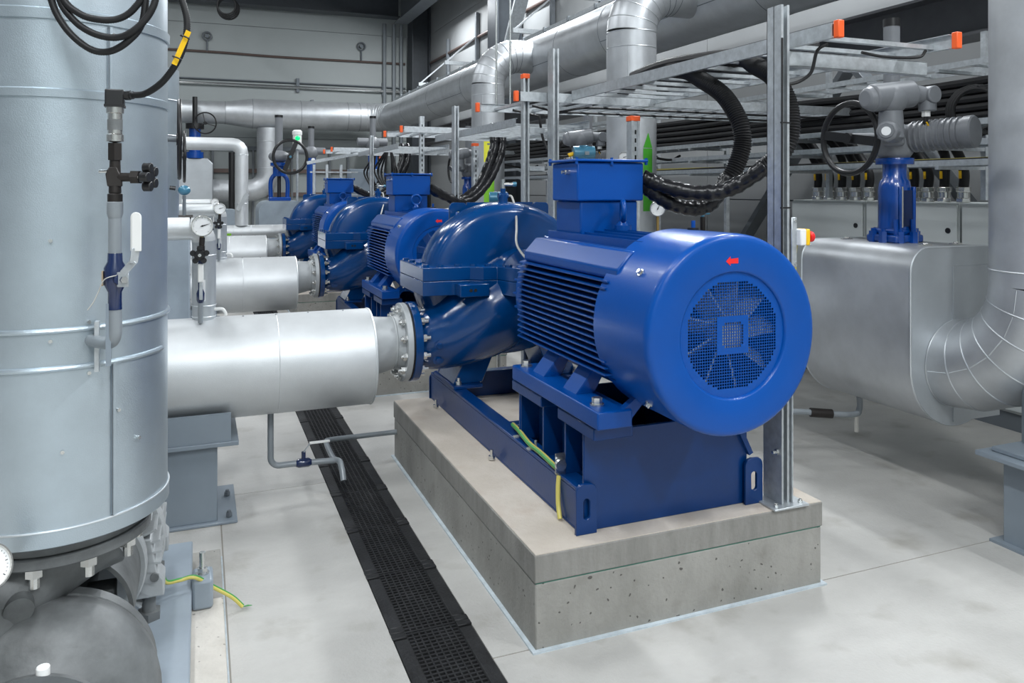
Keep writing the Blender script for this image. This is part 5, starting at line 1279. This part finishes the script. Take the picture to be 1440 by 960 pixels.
# ------------------------------------------------------------------ cable ladders, posts, hoses
def cap(t, p, ax, w, h, m='orange_plastic'):
    p, ax = Vector(p), Vector(ax).normalized()
    sd = ax.cross(Z_).normalized()
    return MB().obox(p + ax * 0.008, ax * 0.014, sd * (w / 2), Z_ * (h / 2 + 0.003)).build('end_cap', m, t, bev=0.004)
def ladder(p, q, wd, lab, caps=(0, 0), pitch=0.28, grp='galvanised cable ladders', cap_m='orange_plastic', first=0.12, skip=()):
    """p, q: ends of the first rail; the second rail lies wd to the right of p->q"""
    p, q = Vector(p), Vector(q); d = (q - p).normalized(); sd = d.cross(Z_).normalized(); L = (q - p).length
    t = thing('cable_ladder', p, lab, 'ladder', grp)
    for k in (0, 1):
        o = sd * wd * k
        c = (p + q) / 2 + o; ins = sd * (0.5 if k == 0 else -0.5)
        m = MB().obox(c, d * L / 2, sd * 0.0015, Z_ * 0.030).obox(c + ins * 0.018 + Z_ * 0.0285, d * L / 2, sd * 0.009, Z_ * 0.0015).obox(c + ins * 0.018 - Z_ * 0.0285, d * L / 2, sd * 0.009, Z_ * 0.0015)
        m.build('side_rail', 'galvanised', t, smooth=False)
        if caps[0]: cap(t, p + o + ins * 0.012 - d * 0.02, -d, 0.03, 0.062, cap_m)
        if caps[1]: cap(t, q + o + ins * 0.012 + d * 0.02 - d * 0.02, d, 0.03, 0.062, cap_m)
    s = first
    while s < L - 0.05:
        c = p + d * s + sd * wd / 2
        MB().obox(c - Z_ * 0.010, sd * wd / 2, d * 0.014, Z_ * 0.009).build('rung', 'galvanised', t, smooth=False)
        s += pitch
    return t
L1 = ladder((2.262, 2.345, 2.21), (2.262, 4.62, 2.21), 0.64, 'galvanised cable ladder with orange end caps reaching over the nearest motor', (1, 0), first=0.10, pitch=0.20)
LC1 = ladder((1.90, 5.385, 2.19), (4.9, 5.385, 2.19), 0.76, 'galvanised cable ladder crossing behind the nearest terminal box', (1, 0), pitch=0.15)
L2 = ladder((2.20, 5.45, 2.10), (2.20, 7.62, 2.10), 0.62, 'galvanised cable ladder above the middle motor', (0, 0), pitch=0.16)
LC2 = ladder((1.88, 8.38, 2.19), (4.9, 8.38, 2.19), 0.76, 'galvanised cable ladder crossing above the terminal box of the middle motor', (1, 0), pitch=0.15)
L3 = ladder((2.15, 9.0, 2.10), (2.15, 11.5, 2.10), 0.62, 'galvanised cable ladder above the farthest motor', (0, 0))
LC3 = ladder((1.80, 12.3, 2.17), (4.9, 12.3, 2.17), 0.76, 'farthest galvanised cable ladder with orange caps at the back', (1, 0))
def post(x, y, z0, z1, lab, base=True, double=True, capm=None, w=0.041, holes=None):
    t = thing('strut_post', (x, y, z0), lab, 'post', 'galvanised strut posts')
    def chan(cx, s):
        m = MB().box(cx - w / 2, cx + w / 2, y - s * w * 0.0 - (0.002 if s > 0 else 0.0), y + 0.002, z0, z1)
        m.box(cx - w / 2, cx - w / 2 + 0.003, min(y, y + s * w), max(y, y + s * w), z0, z1)
        m.box(cx + w / 2 - 0.003, cx + w / 2, min(y, y + s * w), max(y, y + s * w), z0, z1)
        m.box(cx - w / 2, cx - w / 4.5, y + s * w - 0.003, y + s * w, z0, z1).box(cx + w / 4.5, cx + w / 2, y + s * w - 0.003, y + s * w, z0, z1)
        m.build('channel', 'galvanised', t, smooth=False)
        return m
    chan(x, -1)
    if double: chan(x + 0.0, 1)
    if holes:
        for k in range(int((z1 - z0) / 0.05) - 1):
            z = z0 + 0.05 * (k + 0.7)
            if z > holes: Box(x - 0.0055, x + 0.0055, y - w - 0.0005 if True else y, y - w + 0.001, z - 0.013, z + 0.013).build('slot', 'pit_black', t, smooth=False)
        Box(x - w / 4.5, x + w / 4.5, y - w, y - w + 0.003, z0, z1).build('front_strip', 'galvanised', t, smooth=False)
    if base:
        Box(x - 0.085, x + 0.085, y - 0.085, y + 0.085, z0, z0 + 0.009).build('base_plate', 'galvanised', t, bev=0.002, seg=1)
        for (a, b) in ((-0.06, -0.06), (0.06, -0.06), (0.06, 0.06)):
            MB().bolt((x + a, y + b, z0 + 0.009), Z_, 0.010, 0.009, 0.006).build('anchor_bolt', 'bolt_zinc', t)
    if capm:
        Box(x - w / 2 - 0.004, x + w / 2 + 0.004, y - w - 0.004, y + (w if double else 0) + 0.004, z1 - 0.02, z1 + 0.012).build('end_cap', capm, t, bev=0.004)
    return t
tp = post(2.172, 2.545, ZT, 2.335, 'tall galvanised post standing on the nearest plinth beside the motor')
Box(2.145, 2.150, 2.49, 2.60, ZT + 0.01, 0.86).build('socket_side', 'galvanised', tp, smooth=False)
Box(2.197, 2.202, 2.49, 2.60, ZT + 0.01, 0.86).build('socket_side', 'galvanised', tp, smooth=False)
for z in (0.55, 0.80):
    MB().cyl((2.115, 2.51, z), (2.15, 2.51, z), 0.007, n=8).bolt((2.132, 2.51, z), X_, 0.012, 0.010).build('socket_bolt', 'bolt_zinc', tp)
for z in (1.52, 1.86):
    MB().box(2.147, 2.1985, 2.498, 2.502, z, z + 0.006).build('cable_tie', 'black_plastic', tp, smooth=False)
Tube([(2.152, 2.496, 0.9), (2.151, 2.496, 1.5), (2.152, 2.496, 2.2)], 0.0045, 6).build('strapped_wire', 'rubber', tp)
# cantilever arm of the tall post
arm = thing('cantilever_arm', (2.2, 2.56, 2.10), 'perforated galvanised arm reaching right from the tall post', 'arm')
m = MB().box(2.205, 3.02, 2.565, 2.568, 2.105, 2.165).box(2.205, 3.02, 2.565, 2.60, 2.163, 2.166).box(2.205, 3.02, 2.565, 2.60, 2.104, 2.107)
m.build('channel', 'galvanised', arm, smooth=False)
for k in range(14):
    x = 2.25 + 0.055 * k
    Box(x - 0.014, x + 0.014, 2.575, 2.588, 2.1655, 2.1675).build('slot', 'pit_black', arm, smooth=False)
# emergency stop
t = thing('emergency_stop', (2.226, 2.52, 1.38), 'red and yellow emergency stop button fixed to the tall post', 'switch')
Box(2.196, 2.224, 2.492, 2.498, 1.285, 1.485).build('bracket', 'galvanised', t, bev=0.003, seg=1)
for z in (1.30, 1.47): MB().cyl((2.213, 2.492, z), (2.213, 2.488, z), 0.006, n=8).build('screw', 'bolt_zinc', t)
Box(2.222, 2.252, 2.47, 2.53, 1.372, 1.438).build('back_box', 'white_plastic', t, bev=0.005)
Box(2.252, 2.272, 2.47, 2.53, 1.372, 1.438).build('front_plate', 'yellow_plastic', t, bev=0.005)
MB().cyl((2.272, 2.50, 1.405), (2.285, 2.50, 1.405), 0.012, n=16).cyl((2.285, 2.50, 1.405), (2.305, 2.50, 1.405), 0.022, n=20).build('button', 'red_plastic', t, bev=0.003)
Tube(crom([(2.235, 2.51, 1.372), (2.235, 2.52, 1.31), (2.245, 2.53, 1.26), (2.235, 2.54, 1.19), (2.20, 2.57, 1.10)], 6), 0.006, 8).build('cable', 'earth_yellow', t)

post(2.10, 4.56, 0.0, 2.49, 'galvanised double post left of the first green arrow riser at the ladder crossing', True, holes=None)
post(1.955, 4.70, 0.0, 2.33, 'slim galvanised post with an orange cap left of the nearest terminal box', True, False, 'orange_plastic')
post(2.40, 4.10, 0.0, 2.02, 'perforated post with an orange cap in front of the riser with green arrow', True, False, 'orange_plastic', 0.055, holes=1.4)
post(2.13, 6.73, 0.0, 2.34, 'galvanised post right behind the terminal box of the middle motor', True)
post(2.08, 7.72, 0.0, 2.33, 'perforated galvanised post above the middle terminal box', True, False, None, 0.045, holes=1.5)
post(2.66, 7.75, 0.0, 2.06, 'perforated galvanised post with an orange cap in front of the riser with the yellow sign', True, False, 'orange_plastic', 0.055, holes=1.4)
post(2.10, 10.3, 0.0, 2.30, 'galvanised post between the farthest terminal box and the middle one', True)
post(2.45, 11.3, 0.0, 2.05, 'far perforated galvanised post with an orange cap', True, False, 'orange_plastic', 0.06, holes=1.5)
t = thing('cross_bars', (2.0, 4.64, 1.75), 'two galvanised cross bars between the posts left of the nearest terminal box', 'bars')
Box(1.98, 2.085, 4.66, 4.69, 1.96, 1.995).build('bar', 'galvanised', t, smooth=False)
Box(1.98, 2.085, 4.66, 4.69, 1.715, 1.745).build('bar', 'galvanised', t, smooth=False)

def hose(name, runs, lab, grp):
    t = thing(name, runs[0][0][0], lab, 'hose', grp)
    for pts, r, m, nm, corr in runs:
        P = crom(pts, 10)
        if corr:
            a, b = ribs(P, r, 0.0115, 0.16); Tube(a, b, 16).build(nm, m, t, ang=80)
        else:
            n = len(P); R = [r * (1 + 0.06 * math.sin(i * 1.7) + 0.05 * math.sin(i * 0.61)) for i in range(n)]
            Tube(P, R, 16).build(nm, m, t, ang=80)
    return t
hose('power_hose', [
    ([(2.60, 4.55, 2.25), (2.45, 4.05, 2.262), (2.36, 3.70, 2.250), (2.325, 3.42, 2.205), (2.322, 3.276, 2.142), (2.35, 3.133, 2.047), (2.369, 3.039, 1.913), (2.368, 3.018, 1.801), (2.325, 3.025, 1.683), (2.288, 3.05, 1.623)], 0.040, 'rubber', 'corrugated_hose', True),
    ([(2.306, 3.032, 1.657), (2.235, 3.05, 1.55), (2.167, 3.066, 1.51), (2.063, 3.086, 1.518), (1.961, 3.105, 1.567), (1.888, 3.123, 1.629)], 0.036, 'wrap_black', 'wrapped_sleeve', False)],
    'corrugated hose bending off the ladder into the lower wrapped sleeve at the nearest terminal box', 'power hoses of the nearest motor')
hose('power_hose', [
    ([(2.72, 3.95, 2.25), (2.56, 3.42, 2.262), (2.42, 3.08, 2.225), (2.375, 2.933, 2.166), (2.38, 2.82, 2.1), (2.401, 2.757, 1.992), (2.397, 2.727, 1.88), (2.38, 2.733, 1.787), (2.34, 2.782, 1.716), (2.316, 2.824, 1.685)], 0.040, 'rubber', 'corrugated_hose', True),
    ([(2.326, 2.798, 1.701), (2.255, 2.869, 1.629), (2.17, 2.935, 1.584), (2.063, 3.0, 1.584), (1.954, 3.065, 1.616), (1.878, 3.106, 1.655)], 0.036, 'wrap_black', 'wrapped_sleeve', False)],
    'black corrugated hose passing behind the tall post into the nearest terminal box', 'power hoses of the nearest motor')
for i, lb in ((1, 'middle'), (2, 'farthest')):
    dy = OFF[i][1]
    for k in (0, 1):
        hose('power_hose', [([(2.62 + 0.08 * k, 3.60 + dy, 2.20), (2.60 + 0.08 * k, 3.5 + dy, 2.12), (2.58 + 0.08 * k, 3.45 + dy, 1.98), (2.50 + 0.08 * k, 3.4 + dy, 1.80), (2.36 + 0.06 * k, 3.30 + dy, 1.60), (2.18 + 0.04 * k, 3.24 + dy, 1.50 - 0.02 * k), (2.02, 3.20 + dy, 1.535), (1.83, 3.14 + 0.05 * k + dy, 1.63)], 0.042, 'wrap_black', 'wrapped_sleeve', False)],
             ('left' if k == 0 else 'right') + ' of two black hoses sagging from the ladder into the ' + lb + ' terminal box', 'power hoses of the ' + lb + ' motor')
# big hose lying on the near ladder
run('ladder_hose', crom([(2.30, 3.9, 2.24), (2.33, 3.6, 2.268), (2.42, 3.3, 2.268), (2.55, 3.1, 2.268), (2.72, 2.9, 2.268)], 8), 0.03, 'rubber', 'black hose lying on the nearest cable ladder', 'hose')
# thin cables tied to ladders
run('thin_cable', crom([(2.33, 2.44, 2.18), (2.295, 2.46, 2.15), (2.285, 2.48, 2.07), (2.255, 2.51, 2.035), (2.21, 2.53, 2.02)], 6), 0.007, 'rubber', 'thin black cable curving from the ladder to the tall post', 'cable')
run('thin_cable', crom([(2.55, 2.48, 2.165), (2.66, 2.46, 2.150), (2.82, 2.44, 2.155), (2.86, 2.435, 2.185)], 6), 0.0065, 'rubber', 'thin black cable looping below the orange-capped ladder end', 'cable')
for k in range(2):
    y = 4.78 + 0.35 * k
    run('thin_cable', crom([(2.05, y, 2.15 + 0.005 * k), (2.25 + 0.03 * k, y + 0.02, 2.12), (2.45, y, 2.15), (2.9, y + 0.03, 2.155), (4.6, y, 2.15)], 6), 0.008, 'rubber', 'black cable lying in the ladder behind the nearest terminal box', 'cable', 'cables in the crossing ladder')

# instruments around the first riser
gauge('pressure_gauge', (3.41, 5.94, 1.87), (-0.5, -0.86, 0), 0.050, 'round white gauge on the silver riser behind the nearest terminal box', 0.75, 'pressure gauges')
gauge('pressure_gauge', (2.62, 4.15, 1.475), (-0.5, -0.86, 0), 0.048, 'white pressure gauge below the wrapped hoses right of the terminal box', 0.6, 'pressure gauges', 0.12)
t = thing('needle_cock', (2.95, 4.15, 1.30), 'small cock with a blue handle below the wrapped hoses', 'valve')
Cyl((2.95, 4.15, 1.18), (2.95, 4.15, 1.42), 0.016, n=12).build('body', 'fitting_black', t)
MB().cyl((2.95, 4.15, 1.42), (2.95, 4.15, 1.435), 0.012, n=10).box(2.90, 3.00, 4.14, 4.16, 1.435, 1.447).build('handle', 'sensor_blue', t, bev=0.003)
t = thing('impulse_manifold', (2.8, 4.15, 0.3), 'grey manifold pipe carrying the gauge and cock below the wrapped hoses', 'pipe')
MB().tube([(2.60, 4.17, 1.30), (2.62, 4.17, 1.17), (2.96, 4.15, 1.16), (2.98, 4.2, 1.0), (2.98, 4.3, 0.80)], 0.014, 10).build('tube', 'steel_bright', t)
t = thing('transmitter', (2.40, 4.72, 1.77), 'blue transmitter with two round covers just above the nearest terminal box', 'sensor')
MB().cyl((2.33, 4.74, 1.84), (2.47, 4.70, 1.84), 0.046, n=24).cyl((2.40, 4.72, 1.80), (2.40, 4.72, 1.89), 0.034, n=16).build('housing', 'sensor_blue', t, bev=0.005)
Box(2.385, 2.415, 4.668, 4.674, 1.825, 1.848).build('name_plate', 'pipe_grey', t, smooth=False)
Cyl((2.40, 4.72, 0.9), (2.40, 4.72, 1.80), 0.018, n=12).build('stem', 'steel_bright', t)
Tube(crom([(2.335, 4.74, 1.835), (2.28, 4.75, 1.815), (2.2, 4.8, 1.83), (2.16, 4.85, 1.93), (2.15, 4.9, 2.1)], 6), 0.009, 8).build('cable', 'rubber', t)
Cyl((2.335, 4.74, 1.835), (2.295, 4.745, 1.822), 0.014, n=10).build('cable_gland', 'yellow_plastic', t)
t = thing('transmitter', (1.92, 5.08, 0), 'small blue transmitter peeking over the nearest lifting plate', 'sensor')
MB().cyl((1.86, 5.1, 1.535), (1.98, 5.06, 1.535), 0.042, n=20).build('housing', 'sensor_blue', t, bev=0.004)
Cyl((1.92, 5.08, 0), (1.92, 5.08, 1.52), 0.016, n=10).build('stem', 'steel_bright', t)
# yellow-green sign on the third riser
t = arrow_sign(RY0 + 7.55, 1.30, 1.95, 0.14, -106, 'yellow and green label strip on the riser behind the two sagging hoses', 'bright_green', yellow=(1.952, 2.30))

# earth bonding cable on the nearest frame
t = thing('bonding_cable', (1.30, 3.2, 0.50), 'yellow-green bonding cable clipped to the nearest blue base frame', 'cable')
pts = crom([(1.335, 3.34, 0.515), (1.315, 3.22, 0.525), (1.305, 3.08, 0.512), (1.302, 2.95, 0.512), (1.296, 2.83, 0.510), (1.290, 2.765, 0.512)], 8)
Tube(pts, 0.0105, 10).build('core', 'earth_yellow', t)
Tube([p + V(-0.004, -0.002, 0.002) for p in pts], 0.0078, 10).build('stripe', 'earth_green', t)
pts = crom([(1.286, 2.74, 0.492), (1.280, 2.735, 0.45), (1.276, 2.725, 0.39), (1.272, 2.70, 0.342)], 6)
Tube(pts, 0.009, 10).build('drop', 'earth_yellow', t)
for (x, y) in ((1.312, 3.22), (1.305, 3.05)):
    MB().box(x - 0.02, x + 0.025, y - 0.012, y + 0.012, 0.4955, 0.502).cyl((x + 0.018, y, 0.502), (x + 0.018, y, 0.53), 0.006, n=8).build('saddle_clip', 'galvanised', t, smooth=False)
MB().box(1.275, 1.315, 2.745, 2.751, 0.495, 0.575).cyl((1.29, 2.74, 0.535), (1.29, 2.725, 0.535), 0.022, n=14).build('earth_clamp', 'bolt_zinc', t)

# ------------------------------------------------------------------ right wall: cabinets, cable trays and looms
for k, (y0, y1, lb) in enumerate(((4.80, 5.62, 'pale grey control cabinet partly hidden by the tall post'), (3.955, 4.775, 'pale grey control cabinet behind the blue valve'), (3.11, 3.93, 'pale grey control cabinet beside the right-hand riser'))):
    t = thing('control_cabinet', (5.2, (y0 + y1) / 2, 0), lb, 'cabinet', 'control cabinets')
    Box(4.97, 5.45, y0, y1, 0.12, 1.50).build('body', 'cabinet_grey', t, bev=0.004)
    Box(4.95, 4.968, y0 + 0.008, y1 - 0.008, 0.14, 1.485).build('door', 'cabinet_grey', t, bev=0.003)
    Box(4.99, 5.43, y0 + 0.02, y1 - 0.02, 0.0, 0.12).build('plinth', 'seam_dark', t, smooth=False)
    MB().cyl((4.95, y0 + 0.075, 1.30), (4.944, y0 + 0.075, 1.30), 0.020, n=16).build('lock', 'black_plastic', t)
n = 0
for k, y in enumerate((5.457, 5.322, 5.175, 5.026, 4.884, 4.60, 4.449, 4.323, 4.183, 4.027)):
    t = thing('gland_cable', (5.1, y, 1.50), 'thick black cable with yellow marker in a shiny gland on a control cabinet', 'cable', 'gland cables on the control cabinets')
    MB().cyl((5.1, y, 1.50), (5.1, y, 1.53), 0.050, n=6).cyl((5.1, y, 1.53), (5.1, y, 1.575), 0.043, n=18).cyl((5.1, y, 1.575), (5.1, y, 1.61), 0.050, n=8).build('gland', 'steel_bright', t, bev=0.003)
    dx = 0.05 * math.sin(k * 2.1)
    Tube(crom([(5.1, y, 1.60), (5.1, y - 0.005, 1.72), (5.08, y + 0.03 + dx, 1.86), (5.0, y + 0.10 + dx, 2.02), (4.92, y + 0.25, 2.10)], 6), 0.034, 12).build('cable', 'rubber', t)
    MB().obox((5.066, y, 1.70), Y_ * 0.010, X_ * 0.003, Z_ * 0.028).build('marker', 'yellow_plastic', t, smooth=False)
def tray(z, x0, x1, y0, y1, lab, m='galvanised', rung=0.25):
    t = thing('cable_tray', (x0, y0, z), lab, 'tray', 'cable trays along the right wall')
    for x in (x0, x1):
        Box(x - 0.004, x + 0.004, y0, y1, z - 0.02, z + 0.02).build('side_rail', m, t, smooth=False)
    y = y0 + 0.1
    while y < y1: Box(x0, x1, y - 0.008, y + 0.008, z - 0.006, z + 0.006).build('rung', m, t, smooth=False); y += rung
    return t
tray(2.03, 4.62, 4.98, 2.6, 12.0, 'wall cable tray carrying the thick black cable loom')
tray(1.90, 4.62, 4.90, 2.6, 12.0, 'thin cable tray below the black cable loom')
tray(1.77, 4.62, 4.90, 2.6, 12.0, 'lowest thin cable tray just above the control cabinets')
tray(2.42, 4.66, 4.98, 2.6, 12.0, 'cable tray above the black cable loom')
for k in range(30):
    row, col = divmod(k, 6)
    z = 2.072 + 0.056 * row; x = 4.655 + 0.055 * col
    pts = [(x, 2.5, z + 0.03), (x, 3.4, z), (x, 4.4, z + 0.01 * math.sin(k)), (x, 5.4, z + 0.01 * math.cos(k * 1.3)), (x + 0.01, 6.6, z - 0.012), (x, 8.0, z), (x, 10.0, z + 0.01), (x, 12, z)]
    run('loom_cable', crom(pts, 5), 0.027, 'rubber', 'black power cable in the thick loom along the right wall', 'cable', 'cables of the wall loom', 8)
for k in range(5):
    x = 4.66 + 0.045 * k
    pts = [(x, 2.6, 1.795), (x, 4.0, 1.79 + 0.006 * math.sin(k)), (x, 6.0, 1.80), (x, 7.5, 1.79 + 0.02 * math.sin(k * 2)), (x, 9, 1.80), (x, 12, 1.79)]
    run('thin_cable', crom(pts, 5), 0.011, 'earth_yellow' if k == 1 else ('hose_grey' if k % 2 else 'rubber'), ('yellow-green' if k == 1 else ('grey' if k % 2 else 'black')) + ' thin cable in the lowest wall tray', 'cable', 'thin cables in the lowest wall tray' + (' yellow' if k == 1 else (' grey' if k % 2 else ' black')), 6)
for k, y in enumerate((3.06, 3.83, 5.28, 6.7, 8.0, 9.6, 11.2)):
    t = thing('wall_strut', (5.06, y, 0), 'vertical perforated strut carrying the cable trays of the right wall, ' + ['nearest', 'second', 'third', 'fourth', 'fifth', 'sixth', 'seventh'][k] + ' from the viewer', 'strut', 'vertical struts of the wall trays')
    Box(5.04, 5.08, y - 0.02, y + 0.02, 1.52 if y < 5.6 else 0.0, 2.69).build('channel', 'galvanised', t, smooth=False)
    for z in (1.75, 1.88, 2.01, 2.40):
        Box(4.60, 5.04, y - 0.016, y + 0.016, z - 0.022, z).build('arm', 'galvanised', t, smooth=False)
# coiled spare cable beside the riser
t = thing('cable_coil', (4.30, 3.316, 1.94), 'coil of spare black cable hanging left of the right-hand riser', 'cable')
for k in range(4):
    MB().torus((4.30 + 0.015 * k, 3.316 + 0.012 * k, 2.07), V(1, 0.3 + 0.12 * k, 0), 0.125 + 0.008 * k, 0.012, 28, 8).build('loop', 'rubber', t)
Tube(crom([(4.30, 3.3, 2.20), (4.45, 3.3, 2.22), (4.66, 3.3, 2.20)], 5), 0.012, 8).build('tail', 'rubber', t)
# grouped cables looping under the ladders at the back
for k, (x, y, lb) in enumerate(((2.35, 10.4, 'bundle of black cables looping below the far ladder left of the orange-capped post'), (2.5, 11.9, 'bundle of black cables hanging at the farthest ladder'))):
    t = thing('cable_bundle', (x, y, 1.6), lb, 'cable', 'looping cable bundles')
    for q in range(4):
        a = 0.05 * q
        Tube(crom([(x, y, 2.14), (x - 0.03 - a * 0.4, y + a, 1.98), (x - 0.05 - a * 0.5, y + a * 2, 1.78 + a * 0.3), (x - 0.01, y, 1.66 - a * 0.6), (x + 0.04 + a * 0.4, y - a, 1.75), (x + 0.045 + a * 0.3, y, 1.95), (x + 0.025, y, 2.14)], 6), 0.013, 8).build('cable', 'rubber', t)
